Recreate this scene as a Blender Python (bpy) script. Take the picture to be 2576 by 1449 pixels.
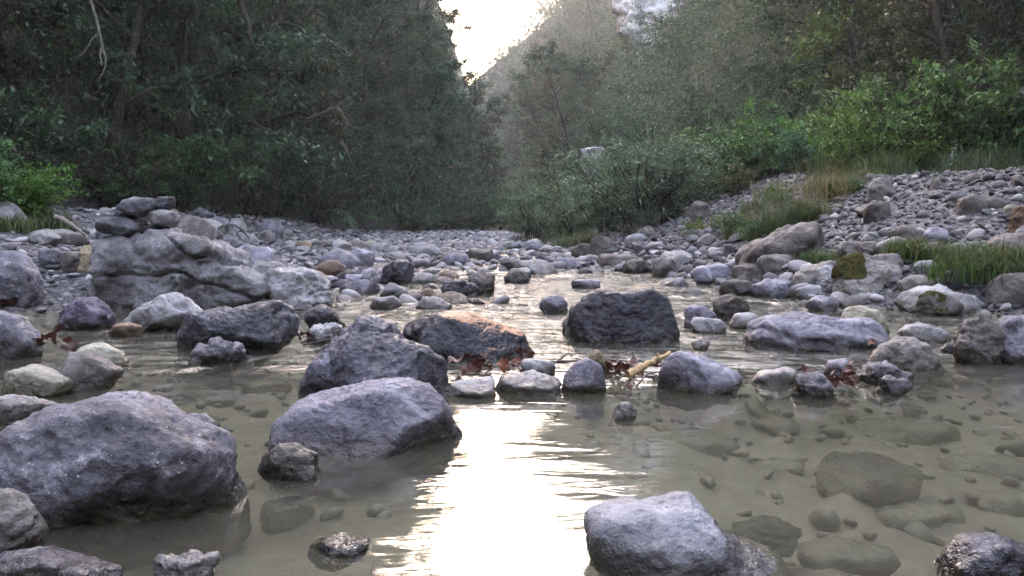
import bpy, bmesh, math, random
import numpy as np
from mathutils import Vector, Matrix

# ------------------------------------------------------------------ basics
for c in list(bpy.data.objects): bpy.data.objects.remove(c)
SC = bpy.context.scene
COL = SC.collection
RNG = np.random.default_rng(7)
CAM_H, PW, PH, PF, HOR = 0.65, 2576.0, 1449.0, 2231.0, 552.0
PITCH = math.atan((PH/2-HOR)/PF)
CAM = np.array([0.0, 0.0, CAM_H])

def ray(px, py):
    """direction (with y component 1) of the sight line through a picture point"""
    u, v = (px-PW/2)/PF, -(py-PH/2)/PF
    c, s = math.cos(PITCH), math.sin(PITCH)
    d = np.array([u, c+v*s, -s+v*c])
    return d/d[1]
def at(px, py, Y): return CAM+ray(px, py)*Y

def tag(o, label=None, cat=None, group=None, kind=None):
    if label: o['label'] = label
    if cat: o['category'] = cat
    if group: o['group'] = group
    if kind: o['kind'] = kind
    return o
def link(o, parent=None):
    COL.objects.link(o)
    if parent is not None: o.parent = parent
    return o
def empty(name, loc=(0, 0, 0)):
    o = bpy.data.objects.new(name, None); o.location = loc; o.empty_display_size = .1
    return link(o)
def copy_tree(o, parent=None):
    c = o.copy(); link(c, parent)
    for ch in [x for x in o.children]: copy_tree(ch, c)
    return c

def fast_mesh(name, V, F, mat=None, smooth=False, attr=None):
    """V (n,3); F (m,k) index array of one polygon size, or list of such arrays"""
    Fs = F if isinstance(F, list) else [F]
    Fs = [np.asarray(f, dtype=np.int32) for f in Fs if len(f)]
    me = bpy.data.meshes.new(name)
    V = np.asarray(V, dtype=np.float32)
    nl = sum(f.size for f in Fs); npoly = sum(len(f) for f in Fs)
    me.vertices.add(len(V)); me.vertices.foreach_set('co', V.ravel())
    me.loops.add(nl); me.polygons.add(npoly)
    me.loops.foreach_set('vertex_index', np.concatenate([f.ravel() for f in Fs]))
    ls, st = [], 0
    for f in Fs:
        ls.append(st+np.arange(len(f))*f.shape[1]); st += f.size
    me.polygons.foreach_set('loop_start', np.concatenate(ls).astype(np.int32))
    if smooth: me.polygons.foreach_set('use_smooth', np.ones(npoly, dtype=bool))
    if attr:
        for k, a in attr.items():
            at_ = me.attributes.new(k, 'FLOAT', 'POINT'); at_.data.foreach_set('value', np.asarray(a, dtype=np.float32))
    me.update(calc_edges=True); me.validate()
    if mat: me.materials.append(mat)
    return me
def mesh_obj(name, me, parent=None, loc=(0, 0, 0)):
    o = bpy.data.objects.new(name, me); o.location = loc
    return link(o, parent)

# ------------------------------------------------------------------ noise
_g = np.random.default_rng(1)
_PERM = np.tile(_g.permutation(1024), 4)
_GR = _g.normal(size=(1024, 3)); _GR /= np.linalg.norm(_GR, axis=1)[:, None]
def _h(i, j, k): return _PERM[(_PERM[(_PERM[i & 1023]+j) & 1023]+k) & 1023]
def perlin(P):
    I = np.floor(P).astype(np.int64); f = P-I
    w = f*f*f*(f*(f*6-15)+10)
    out = 0
    for dx in (0, 1):
        for dy in (0, 1):
            for dz in (0, 1):
                g = _GR[_h(I[:, 0]+dx, I[:, 1]+dy, I[:, 2]+dz)]
                d = (g*(f-np.array([dx, dy, dz]))).sum(1)
                out = out+d*(w[:, 0] if dx else 1-w[:, 0])*(w[:, 1] if dy else 1-w[:, 1])*(w[:, 2] if dz else 1-w[:, 2])
    return out*1.6
def fbm(P, octv=4, gain=.5, ridge=False):
    a, s, o = 1.0, 0, 0
    P = np.asarray(P, dtype=float)
    for i in range(octv):
        n = perlin(P*(2.03**i)+i*17.3)
        if ridge: n = 1-2*np.abs(n)
        o = o+a*n; s += a; a *= gain
    return o/s
def worley(P2, seed=0):
    """distance to the nearest feature point on a jittered 2-D lattice"""
    I = np.floor(P2).astype(np.int64); best = np.full(len(P2), 9.0)
    for dx in (-1, 0, 1):
        for dy in (-1, 0, 1):
            c = I+np.array([dx, dy]); h = _h(c[:, 0], c[:, 1], np.full(len(c), seed, dtype=np.int64))
            p = c+np.stack([(h*0.61803) % 1, (h*0.41421+.3) % 1], 1)
            best = np.minimum(best, ((P2-p)**2).sum(1))
    return np.sqrt(best)
def sstep(a, b, x):
    t = np.clip((x-a)/(b-a), 0, 1); return t*t*(3-2*t)

# ------------------------------------------------------------------ the lie of the land
def curve(pts):
    p = np.array(sorted(pts)); return lambda y: np.interp(y, p[:, 0], p[:, 1])
R_SHORE = curve([(-9, 9), (4.4, 7), (5.3, 4.4), (5.85, 3.4), (6.1, 2.75), (7, 2.2), (9.2, 1.8), (14.8, 1.35), (20, 1.5), (30, 1.2), (45, 1.3), (60, 0), (80, -8), (110, -22)])
L_SHORE = curve([(-9, -9), (1.0, -1.7), (2.2, -1.75), (3, -2.1), (4.5, -2.9), (5.6, -3.5), (6.3, -2.9), (6.8, -1.6), (9.8, -1.3), (12, -1.0), (16, -1.1), (25, -1.3), (45, -1.6), (60, -5), (80, -14), (110, -30)])
L_FOOT = curve([(-20, -12), (4, -9), (9, -7.9), (12, -6.9), (18, -6.0), (24, -4.9), (30, -4.2), (36, -3.2), (48, -1.7), (56, -2.6), (70, -8), (100, -18), (160, -26)])
R_FOOT = curve([(-20, 14), (5, 11), (11, 9.2), (15, 8.2), (22, 6.6), (35, 4.6), (50, 3.0), (60, 1.5), (75, 3.2), (95, .2), (115, -4.2), (150, -14.5), (200, -25), (300, -48)])
_RS = np.array([(R_SHORE(y), y) for y in np.linspace(4, 60, 140)])
def polydist(x, y, S):
    a, b = S[:-1], S[1:]; best = np.full(len(x), 1e9)
    for p, q in zip(a, b):
        d = q-p; t = np.clip(((x-p[0])*d[0]+(y-p[1])*d[1])/(d@d), 0, 1)
        best = np.minimum(best, (x-p[0]-t*d[0])**2+(y-p[1]-t*d[1])**2)
    return np.sqrt(best)
def ground(x, y, fine=True):
    x = np.atleast_1d(np.asarray(x, float)); y = np.atleast_1d(np.asarray(y, float))
    P = np.stack([x, y, np.zeros_like(x)], 1)
    rise = np.clip(y-5, 0, 60)*.0018                                       # the bed climbs slowly upstream
    dep = .13+.07*sstep(-.2, 1.6, x)*(1-sstep(3.6, 4.4, y))
    z = rise-dep*(1-.40*sstep(4.4, 6.2, y))*(1-.55*sstep(9.5, 12.5, y))
    z = z+.018*fbm(P*.9, 2)
    z = z-.07*np.exp(-((x-.75-.02*y)/.75)**4)*sstep(4.4, 5.4, y)*(1-sstep(9.2, 11, y))
    bar = np.exp(-((y-3.72-.1*x)/.28)**2)*.075*sstep(-.5, 0, x)*(1-sstep(2.3, 3.0, x))
    z = z+bar
    dl = L_SHORE(y)-x
    left = np.clip(dl, 0, None)
    z = np.where(dl > 0, z+np.minimum(.14*left+.09*sstep(0, .5, left), .80)*(1-.62*sstep(7.5, 12.5, y)*(1-sstep(2.5, 4.5, left)))*sstep(-2.6, 1.6, y+left*.1-1.), z)
    dr = x-R_SHORE(y)
    m = dr > 0
    if m.any():
        d = np.zeros_like(x); d[m] = np.minimum(polydist(x[m], y[m], _RS), dr[m]*1.2)
        cap = 1.2+.05*np.clip(y-11, 0, 12)
        rb = .12*sstep(0, .4, d)+.37*d
        rb = np.where(rb > cap, cap+.04*(rb-cap), rb)
        z = np.where(m, z+rb, z)
    tt = np.where(fine, 1, 1)
    gl = L_FOOT(y)-x; gr = x-R_FOOT(y)
    nz = fbm(P*np.array([.16, .16, 1])+5, 3)
    for g, s1, s2 in ((gl, 2.0, 1.2), (gr, 1.45, 1.25)):
        gg = np.clip(g+.9*nz*np.clip(g/2, 0, 1), 0, None)
        z = z+np.where(gg < 9, s1*gg, 9*s1+s2*(gg-9))*sstep(0, .8, gg)*np.where(gg > 32, 1, 1)
    z = np.where(z > 44, 44+.1*(z-44), z)
    z = z+np.clip(-9-y, 0, 30)*1.05                                          # unseen slope added behind the viewer to cut the sky's frontal fill
    end = np.clip(y-118, 0, 60)                                             # the valley closes far upstream
    z = np.maximum(z, np.where(y > 118, np.minimum((.55+1.1*sstep(-10, -22, x))*end, 17+40*sstep(-8, -20, x)), -9))  # its left part, out of view, is raised to block the sun
    if fine:
        wet = 1-sstep(-.02, .1, z)
        near = (np.abs(x) < 9) & (y < 14) & (y > -2)
        if near.any():
            Q = np.stack([x[near]*3.1+.8*y[near], y[near]*4.2], 1)
            dome = np.clip(.62-worley(Q+.35*np.stack([perlin(P[near]*2), perlin(P[near]*2+9)], 1)), 0, None)
            a = np.zeros_like(x); a[near] = dome*.085*wet[near]*(.4+.8*sstep(-.3, .3, perlin(P[near]*.8+3)))+.012*fbm(P[near]*9, 3)
            z = z+a
    return z
def G(x, y): return float(ground(x, y)[0])
def hit(px, py, zmin=-9.0):
    """where a sight line first meets the ground (or the level zmin when that lies higher)"""
    d = ray(px, py); t = np.concatenate([np.arange(.8, 30, .02), np.arange(30, 215, .15)])
    P = CAM+d*t[:, None]; h = np.maximum(ground(P[:, 0], P[:, 1]), zmin)
    k = np.argmax(P[:, 2] <= h)
    return P[k] if (P[:, 2] <= h).any() else P[-1]

# ------------------------------------------------------------------ shader helpers
class NT:
    def __init__(s, tree): s.t = tree; s.n = tree.nodes; s.l = tree.links
    def __call__(s, typ, _in=None, **kw):
        n = s.n.new(typ)
        for k, v in kw.items(): setattr(n, k, v)
        for k, v in (_in or {}).items():
            sock = n.inputs[k]
            if hasattr(v, 'is_output'): s.l.new(v, sock)
            else: sock.default_value = v
        return n
    def math(s, op, a, b=0.0, clamp=False): return s('ShaderNodeMath', {0: a, 1: b}, operation=op, use_clamp=clamp).outputs[0]
    def mix(s, f, a, b, mode='MIX'):
        n = s.n.new('ShaderNodeMix'); n.data_type = 'RGBA'; n.blend_type = mode
        for i, v in ((0, f), (6, a), (7, b)):
            if hasattr(v, 'is_output'): s.l.new(v, n.inputs[i])
            else: n.inputs[i].default_value = v if i == 0 or len(v) == 4 else (*v, 1)
        return n.outputs[2]
    def ramp(s, f, a, b): 
        n = s('ShaderNodeMapRange', {0: f, 1: a, 2: b}, interpolation_type='SMOOTHSTEP'); return n.outputs[0]
    def noise(s, vec, scale, det=4, rough=.55, dist=0.0):
        return s('ShaderNodeTexNoise', {'Vector': vec, 'Scale': scale, 'Detail': det, 'Roughness': rough, 'Distortion': dist}).outputs[0]
def new_mat(name):
    m = bpy.data.materials.new(name); m.use_nodes = True; m.node_tree.nodes.clear()
    return m, NT(m.node_tree)
def c4(c, k=1.0): return (c[0]*k, c[1]*k, c[2]*k, 1)

def rock_mat(name, base, dark, light, scale=1.0, spec=.35, speck=.5, vein=None, stain=None, rough=.62, var=.35):
    m, N = new_mat(name)
    tc = N('ShaderNodeTexCoord').outputs['Object']; info = N('ShaderNodeObjectInfo'); geo = N('ShaderNodeNewGeometry')
    off = N('ShaderNodeVectorMath', {0: (37., 53., 71.), 'Scale': info.outputs['Random']}, operation='SCALE').outputs[0]
    vec = N('ShaderNodeVectorMath', {0: tc, 1: off}, operation='ADD').outputs[0]
    big = N.noise(vec, 3.2*scale, 5, .6, .6); mid = N.noise(vec, 11*scale, 6, .65); fine = N.noise(vec, 70*scale, 3, .7)
    col = N.mix(N.ramp(big, .36, .64), c4(dark), c4(base))
    col = N.mix(N.ramp(mid, .55, .74), col, c4(light))
    col = N.mix(N.math('MULTIPLY', N.ramp(mid, .44, .3), .6), col, c4(dark, .75))
    fv = N.math('ADD', N.math('MULTIPLY', N.math('SUBTRACT', fine, .5), 2.4*speck), 1.0)
    col = N.mix(1.0, col, N('ShaderNodeCombineColor', {0: fv, 1: fv, 2: fv}).outputs[0], 'MULTIPLY')
    if speck > .6:
        vo = N('ShaderNodeTexVoronoi', {'Vector': vec, 'Scale': 55*scale, 'Randomness': 1.0}).outputs['Distance']
        col = N.mix(N.math('MULTIPLY', N.ramp(vo, .17, .09), N.ramp(mid, .48, .6)), col, c4(light, 1.5))
    if vein:
        wv = N('ShaderNodeTexWave', {'Vector': vec, 'Scale': vein, 'Distortion': 6.0, 'Detail': 3.0, 'Detail Scale': 1.4}, bands_direction='DIAGONAL').outputs['Fac']
        col = N.mix(N.math('MULTIPLY', N.ramp(wv, .988, 1.0), .4), col, c4(light, 1.5))
    wrp = N('ShaderNodeVectorMath', {0: vec, 1: N('ShaderNodeTexNoise', {'Vector': vec, 'Scale': 4*scale, 'Detail': 4.0}).outputs['Color']}, operation='ADD').outputs[0]
    cr = N('ShaderNodeTexVoronoi', {'Vector': wrp, 'Scale': 2.6*scale, 'Randomness': 1.0}, feature='DISTANCE_TO_EDGE').outputs['Distance']
    crk = N.math('MULTIPLY', N.ramp(cr, .013, .003), N.ramp(big, .52, .62))
    col = N.mix(N.math('MULTIPLY', crk, .42), col, c4(dark, .5))
    rv = N.math('ADD', N.math('MULTIPLY', info.outputs['Random'], var), 1-var*.5)
    col = N.mix(1.0, col, N('ShaderNodeCombineColor', {0: rv, 1: rv, 2: rv}).outputs[0], 'MULTIPLY')
    if stain:
        sa = N('ShaderNodeAttribute', attribute_name='stain').outputs['Fac']
        col = N.mix(N.ramp(N.math('ADD', sa, N.math('MULTIPLY', N.math('SUBTRACT', mid, .5), .5)), .4, .55), col, c4(stain))
    z = N('ShaderNodeSeparateXYZ', {0: geo.outputs['Position']}).outputs[2]
    zz = N.math('ADD', z, N.math('MULTIPLY', N.math('SUBTRACT', big, .5), .12))
    wet = N.ramp(zz, .10, .02)
    col = N.mix(wet, col, N.mix(1.0, col, (.40, .37, .34, 1), 'MULTIPLY'))
    col = N.mix(N.math('MULTIPLY', N.ramp(zz, .04, -.01), N.ramp(mid, .4, .6)), col, (.060, .058, .034, 1))
    silt = N.ramp(zz, -.03, -.11)
    col = N.mix(N.math('MULTIPLY', silt, .75), col, (.235, .208, .155, 1))
    ro = N.math('SUBTRACT', N.math('ADD', rough, N.math('MULTIPLY', N.math('SUBTRACT', mid, .5), .3)), N.math('MULTIPLY', wet, .42))
    hgt = N.math('ADD', N.math('ADD', N.math('SUBTRACT', N.math('MULTIPLY', mid, .55), N.math('MULTIPLY', crk, .3)), N.math('MULTIPLY', fine, .24)), N.math('MULTIPLY', N('ShaderNodeTexVoronoi', {'Vector': vec, 'Scale': 24*scale}).outputs['Distance'], .16))
    bp = N('ShaderNodeBump', {'Strength': 1.0, 'Distance': .034/scale, 'Height': hgt})
    b = N('ShaderNodeBsdfPrincipled', {'Base Color': col, 'Roughness': ro, 'Specular IOR Level': spec, 'Normal': bp.outputs[0]})
    N('ShaderNodeOutputMaterial', {0: b.outputs[0]})
    return m

M = {}
M['violet'] = rock_mat('violet_grey_rock', (.285, .264, .312), (.135, .122, .150), (.42, .40, .44), vein=1.1, scale=.75, speck=.38)
M['paleblue'] = rock_mat('pale_blue_grey_rock', (.30, .295, .32), (.17, .165, .185), (.40, .395, .42), speck=.5)
M['grey'] = rock_mat('mid_grey_rock', (.215, .200, .228), (.078, .070, .080), (.36, .34, .37), speck=.8)
M['speck'] = rock_mat('speckled_dark_rock', (.088, .080, .100), (.032, .030, .038), (.25, .235, .28), speck=1.1, spec=.5, rough=.46)
M['dark'] = rock_mat('dark_slate_rock', (.046, .040, .052), (.022, .020, .026), (.11, .10, .12), spec=.45, rough=.5)
M['orange'] = rock_mat('dark_rock_dry_orange_top', (.046, .042, .052), (.022, .020, .026), (.11, .10, .12), spec=.5, rough=.45, stain=(.36, .165, .075))
M['pale'] = rock_mat('pale_limestone', (.34, .325, .335), (.21, .195, .195), (.47, .45, .45), vein=.8)
M['cairn'] = rock_mat('weathered_limestone', (.27, .255, .265), (.095, .085, .085), (.44, .42, .43), speck=.8)
M['cream'] = rock_mat('cream_limestone', (.40, .37, .30), (.26, .23, .17), (.52, .49, .43))
M['brown'] = rock_mat('brown_grey_rock', (.150, .125, .115), (.075, .060, .055), (.24, .205, .19))
M['bank'] = rock_mat('beige_grey_bank_rock', (.215, .195, .180), (.115, .100, .090), (.33, .31, .29))
M['rust'] = rock_mat('rust_rock', (.26, .16, .11), (.13, .08, .06), (.36, .25, .19))
M['purple'] = rock_mat('purple_slate', (.175, .145, .20), (.09, .07, .10), (.29, .26, .33))
M['stack'] = rock_mat('stacked_stone_rock', (.155, .150, .165), (.07, .066, .074), (.26, .25, .28))
M['tan'] = rock_mat('tan_rock', (.30, .23, .15), (.18, .13, .08), (.40, .33, .23))

def simple_mat(name, c1, c2, scale=8., rough=.8, spec=.2, bump=.3, attr=None, dist=.01, trans=0.0):
    m, N = new_mat(name)
    tc = N('ShaderNodeTexCoord').outputs['Object']; info = N('ShaderNodeObjectInfo')
    if attr: f = N('ShaderNodeAttribute', attribute_name=attr).outputs['Fac']
    else: f = N.ramp(N.noise(tc, scale, 5, .65), .35, .65)
    col = N.mix(f, c4(c1), c4(c2))
    rv = N.math('ADD', N.math('MULTIPLY', info.outputs['Random'], .5), .75)
    col = N.mix(1.0, col, N('ShaderNodeCombineColor', {0: rv, 1: rv, 2: rv}).outputs[0], 'MULTIPLY')
    kw = {'Base Color': col, 'Roughness': rough, 'Specular IOR Level': spec}
    if bump: kw['Normal'] = N('ShaderNodeBump', {'Strength': bump, 'Distance': dist, 'Height': N.noise(tc, scale*4, 4, .7)}).outputs[0]
    sh = N('ShaderNodeBsdfPrincipled', kw).outputs[0]
    if trans:
        t = N('ShaderNodeBsdfTranslucent', {0: col}).outputs[0]
        sh = N('ShaderNodeMixShader', {0: trans, 1: sh, 2: t}).outputs[0]
    N('ShaderNodeOutputMaterial', {0: sh})
    return m
def leaf_mat(name, cols, gloss=.35, rough=.5, trans=.28, var=.5):
    """cols: three colours picked by the per-leaf random attribute; the whole plant shifts a little by object"""
    m, N = new_mat(name)
    f = N('ShaderNodeAttribute', attribute_name='tint').outputs['Fac']; info = N('ShaderNodeObjectInfo')
    col = N.mix(N.ramp(f, .0, .6), c4(cols[0]), c4(cols[1])); col = N.mix(N.ramp(f, .86, .99), col, c4(cols[2]))
    r = info.outputs['Random']
    hue = N('ShaderNodeHueSaturation', {'Hue': N.math('ADD', .5, N.math('MULTIPLY', N.math('SUBTRACT', r, .5), .05)), 'Saturation': N.math('ADD', .8, N.math('MULTIPLY', N.math('FRACT', N.math('MULTIPLY', r, 7.3)), .4)), 'Value': N.math('ADD', 1-var/2, N.math('MULTIPLY', N.math('FRACT', N.math('MULTIPLY', r, 3.7)), var)), 'Color': col}).outputs[0]
    p = N('ShaderNodeBsdfPrincipled', {'Base Color': hue, 'Roughness': rough, 'Specular IOR Level': gloss}).outputs[0]
    t = N('ShaderNodeBsdfTranslucent', {0: hue}).outputs[0]
    N('ShaderNodeOutputMaterial', {0: N('ShaderNodeMixShader', {0: trans, 1: p, 2: t}).outputs[0]})
    return m
M['bark'] = simple_mat('grey_brown_bark', (.030, .024, .019), (.070, .056, .045), 14, bump=.6)
M['deadwood'] = simple_mat('pale_dead_wood', (.13, .11, .085), (.22, .19, .155), 20, bump=.4)
M['stick'] = simple_mat('tan_stick', (.36, .22, .11), (.54, .38, .22), 30, bump=.4)
M['twig'] = simple_mat('dark_wet_twig', (.045, .030, .026), (.10, .07, .06), 30, rough=.5, spec=.4)
M['deadleaf'] = simple_mat('red_brown_dead_leaf', (.040, .014, .012), (.120, .036, .026), 26, rough=.4, spec=.5, bump=.4, trans=.15)
M['rustleaf'] = simple_mat('rust_orange_dead_leaf', (.16, .045, .022), (.26, .085, .04), 26, rough=.45, spec=.4, bump=.4, trans=.15)
M['moss'] = simple_mat('olive_green_moss', (.060, .058, .022), (.13, .118, .042), 40, rough=.95, spec=.05, bump=1.0, dist=.02)
M['mossb'] = simple_mat('bright_green_moss', (.12, .14, .02), (.21, .23, .04), 40, rough=.95, spec=.05, bump=1.0, dist=.02)
M['stump'] = simple_mat('brown_rotten_stump', (.10, .062, .040), (.19, .125, .085), 9, bump=.9, dist=.04)
LM = {
 'dark': leaf_mat('dark_evergreen_leaves', [(.018, .048, .022), (.042, .098, .046), (.080, .155, .080)]),
 'brown': leaf_mat('dull_brown_green_leaves', [(.028, .034, .016), (.060, .068, .034), (.105, .105, .058)]),
 'grey': leaf_mat('grey_green_leaves', [(.036, .064, .038), (.072, .118, .068), (.125, .175, .110)]),
 'blue': leaf_mat('blue_green_leaves', [(0.017, 0.057, 0.034), (0.036, 0.116, 0.067), (0.071, 0.189, 0.114)]),
 'olive': leaf_mat('olive_yellow_leaves', [(0.048, 0.076, 0.019), (0.100, 0.147, 0.034), (0.180, 0.224, 0.057)]),
 'bright': leaf_mat('bright_green_leaves', [(.042, .105, .027), (.095, .205, .050), (.175, .28, .080)]),
 'willow': leaf_mat('silvery_willow_leaves', [(.050, .105, .050), (.110, .195, .100), (.215, .31, .19)]),
 'fern': leaf_mat('fern_green', [(.036, .105, .042), (.082, .205, .078), (.14, .28, .115)]),
 'grass': leaf_mat('river_grass_green', [(.050, .085, .028), (.095, .14, .048), (.21, .18, .085)], gloss=.25),
 'straw': leaf_mat('dry_straw', [(.15, .11, .055), (.25, .19, .10), (.36, .29, .17)], gloss=.2),
 'vine': leaf_mat('hanging_vine_leaves', [(0.021, 0.035, 0.015), (0.048, 0.071, 0.028), (0.081, 0.112, 0.048)]),
 'rustleaves': leaf_mat('autumn_russet_leaves', [(.058, .048, .028), (.105, .088, .052), (.150, .125, .075)]),
}
# ------------------------------------------------------------------ ground sheet, water, sky
def spaced(a, b, step, lo, hi, g=1.055):
    v = list(np.arange(a, b, step)); s = step; x = v[-1]
    while x < hi: s *= g; x += s; v.append(x)
    s = step; x = v[0]
    while x > lo: s *= g; x -= s; v.insert(0, x)
    return np.array(v)
gx = spaced(-4.2, 4.2, .045, -150, 150, 1.04); gy = spaced(1.0, 7.5, .045, -30, 330, 1.022)
XX, YY = np.meshgrid(gx, gy); ZZ = ground(XX.ravel(), YY.ravel())
nx_, ny_ = len(gx), len(gy)
idx = np.arange(nx_*ny_).reshape(ny_, nx_)
quads = np.stack([idx[:-1, :-1], idx[:-1, 1:], idx[1:, 1:], idx[1:, :-1]], -1).reshape(-1, 4)
xr_, yr_ = XX.ravel(), YY.ravel()
hillw = sstep(-.4, .9, np.maximum(L_FOOT(yr_)-xr_, xr_-R_FOOT(yr_)))
hillw = np.maximum(hillw, sstep(116, 120, yr_))
hillw = np.maximum(hillw, .8*sstep(6.2, 7.6, xr_)*sstep(9, 10, yr_)*0)

def ground_mat():
    m, N = new_mat('riverbed_and_banks')
    geo = N('ShaderNodeNewGeometry'); P = geo.outputs['Position']; z = N('ShaderNodeSeparateXYZ', {0: P}).outputs[2]
    big = N.noise(P, .9, 5, .6); mid = N.noise(P, 6, 6, .68); fine = N.noise(P, 45, 4, .7)
    vor = N('ShaderNodeTexVoronoi', {'Vector': P, 'Scale': 21., 'Randomness': 1.}); vor2 = N('ShaderNodeTexVoronoi', {'Vector': P, 'Scale': 55., 'Randomness': 1.})
    cellv = N('ShaderNodeSeparateColor', {0: vor.outputs['Color']}).outputs[0]
    cellw = N('ShaderNodeSeparateColor', {0: vor2.outputs['Color']}).outputs[1]
    grav = N.mix(N.ramp(cellv, .25, .95), (.060, .056, .062, 1), (.22, .21, .21, 1))
    grav = N.mix(N.ramp(vor.outputs['Distance'], .42, .62), grav, N.mix(N.ramp(cellw, .3, 1.), (.045, .042, .046, 1), (.16, .152, .155, 1)))
    silt = N.mix(N.ramp(mid, .32, .7), (.195, .165, .118, 1), (.320, .275, .200, 1))
    silt = N.mix(N.math('MULTIPLY', N.ramp(big, .5, .72), .6), silt, (.10, .098, .062, 1))
    silt = N.mix(N.math('MULTIPLY', N.ramp(fine, .56, .72), .45), silt, (.07, .064, .045, 1))
    soil = N.mix(N.ramp(mid, .35, .66), (.020, .016, .011, 1), (.060, .048, .032, 1))
    soil = N.mix(N.ramp(big, .46, .64), soil, (.022, .034, .016, 1))
    col = N.mix(N.ramp(z, -.012, .035), silt, grav)
    h = N('ShaderNodeAttribute', attribute_name='hill').outputs['Fac']
    col = N.mix(h, col, soil)
    hg = N.math('ADD', N.math('ADD', N.math('MULTIPLY', mid, .5), N.math('MULTIPLY', fine, .25)), N.math('MULTIPLY', N.ramp(vor.outputs['Distance'], .6, .1), N.math('MULTIPLY', N.ramp(z, -.05, .03), .9)))
    bp = N('ShaderNodeBump', {'Strength': .8, 'Distance': .03, 'Height': hg})
    wet = N.ramp(z, .09, .02)
    b = N('ShaderNodeBsdfPrincipled', {'Base Color': N.mix(N.math('MULTIPLY', wet, .35), col, (.06, .055, .05, 1)), 'Roughness': N.math('SUBTRACT', .85, N.math('MULTIPLY', wet, .35)), 'Specular IOR Level': .25, 'Normal': bp.outputs[0]})
    N('ShaderNodeOutputMaterial', {0: b.outputs[0]}); return m
me = fast_mesh('ground', np.stack([xr_, yr_, ZZ], 1), quads, ground_mat(), True, {'hill': hillw})
tag(mesh_obj('ground', me), kind='structure')

def water_level(y): return np.clip(np.asarray(y, float)-5, 0, 60)*.0018
def water_mat():
    m, N = new_mat('clear_silty_river_water')
    geo = N('ShaderNodeNewGeometry'); P = geo.outputs['Position']; s = N('ShaderNodeSeparateXYZ', {0: P}); y = s.outputs[1]; x = s.outputs[0]
    patch = N.noise(P, .55, 3, .6, .8)
    rif = N.math('MULTIPLY', N.ramp(y, 3.3, 4.6), N.ramp(patch, .26, .48))                    # broken water above the pebble sill
    st = N('ShaderNodeMapping', {'Vector': P, 'Scale': (.55, 1.25, 1.0), 'Rotation': (0, 0, .12)}).outputs[0]
    w1 = N.noise(st, 4.2, 2, .45, .5); w2 = N.noise(st, 15, 2, .5, .6); w3 = N.noise(st, 34, 2, .5, .8)
    gust = N.math('ADD', .3, N.math('MULTIPLY', N.ramp(N.noise(P, .8, 2), .40, .62), .7))
    calm = N.math('MULTIPLY', N.math('ADD', N.math('MULTIPLY', w1, .009), N.math('MULTIPLY', w2, .0021)), gust)
    w4 = N.noise(st, 3.4, 2, .5, .6)
    rough = N.math('ADD', N.math('MULTIPLY', w4, .17), N.math('ADD', N.math('MULTIPLY', w2, .045), N.math('MULTIPLY', w3, .006)))
    hgt = N.math('ADD', calm, N.math('MULTIPLY', rough, rif))
    bp = N('ShaderNodeBump', {'Strength': 1.0, 'Distance': 1.0, 'Height': hgt}).outputs[0]
    fr = N('ShaderNodeFresnel', {'IOR': 1.33, 'Normal': bp}).outputs[0]
    g = N('ShaderNodeBsdfGlossy', {'Color': (1, 1, 1, 1), 'Roughness': .015, 'Normal': bp}).outputs[0]
    t = N('ShaderNodeBsdfTransparent', {0: (.84, .86, .79, 1)}).outputs[0]
    d = N('ShaderNodeBsdfDiffuse', {0: (.30, .272, .212, 1)}).outputs[0]
    body = N('ShaderNodeMixShader', {0: .125, 1: t, 2: d}).outputs[0]
    N('ShaderNodeOutputMaterial', {0: N('ShaderNodeMixShader', {0: fr, 1: body, 2: g}).outputs[0]}); return m
wx, wy = np.linspace(-13, 16, 60), np.concatenate([np.linspace(-6, 6, 20), np.linspace(6.5, 75, 60)])
XX, YY = np.meshgrid(wx, wy); idx = np.arange(XX.size).reshape(XX.shape)
quads = np.stack([idx[:-1, :-1], idx[:-1, 1:], idx[1:, 1:], idx[1:, :-1]], -1).reshape(-1, 4)
me = fast_mesh('river_water', np.stack([XX.ravel(), YY.ravel(), water_level(YY.ravel())], 1), quads, water_mat(), True)
tag(mesh_obj('river_water', me), kind='structure')

W = bpy.data.worlds.new('World'); SC.world = W; W.use_nodes = True
N = NT(W.node_tree); N.n.clear()
SUN_EL, SUN_AZ = math.radians(10), math.radians(-32)       # behind the wooded left slope, azimuth from +Y
sky = N('ShaderNodeTexSky', sky_type='NISHITA', sun_disc=False, sun_elevation=SUN_EL, sun_rotation=SUN_AZ, air_density=1.0, dust_density=4.2, ozone_density=1.0, altitude=600)
N('ShaderNodeOutputWorld', {0: N('ShaderNodeBackground', {0: sky.outputs[0], 'Strength': .15}).outputs[0]})
L = bpy.data.lights.new('sun', 'SUN'); L.energy = 2.0; L.angle = math.radians(.5); L.color = (1, .93, .82)
sun = bpy.data.objects.new('sun', L); link(sun)
sd = Vector((math.sin(SUN_AZ)*math.cos(SUN_EL), math.cos(SUN_AZ)*math.cos(SUN_EL), math.sin(SUN_EL)))
sun.rotation_euler = sd.to_track_quat('Z', 'Y').to_euler()
cam = bpy.data.cameras.new('camera'); cam.sensor_width = 36; cam.lens = 36*PF/PW; cam.clip_end = 2000; cam.clip_start = .05
co = bpy.data.objects.new('camera', cam); link(co); co.location = CAM; co.rotation_euler = (math.pi/2-PITCH, 0, 0)
SC.camera = co
SC.view_settings.view_transform = 'Standard'; SC.view_settings.look = 'None'; SC.view_settings.gamma = 1.0
SC.view_settings.use_curve_mapping = False; SC.view_settings.exposure = 4.55
try:
    SC.view_settings.use_white_balance = True; SC.view_settings.white_balance_temperature = 8200; SC.view_settings.white_balance_tint = 24
except Exception: pass
SC.render.engine = 'CYCLES'
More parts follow.
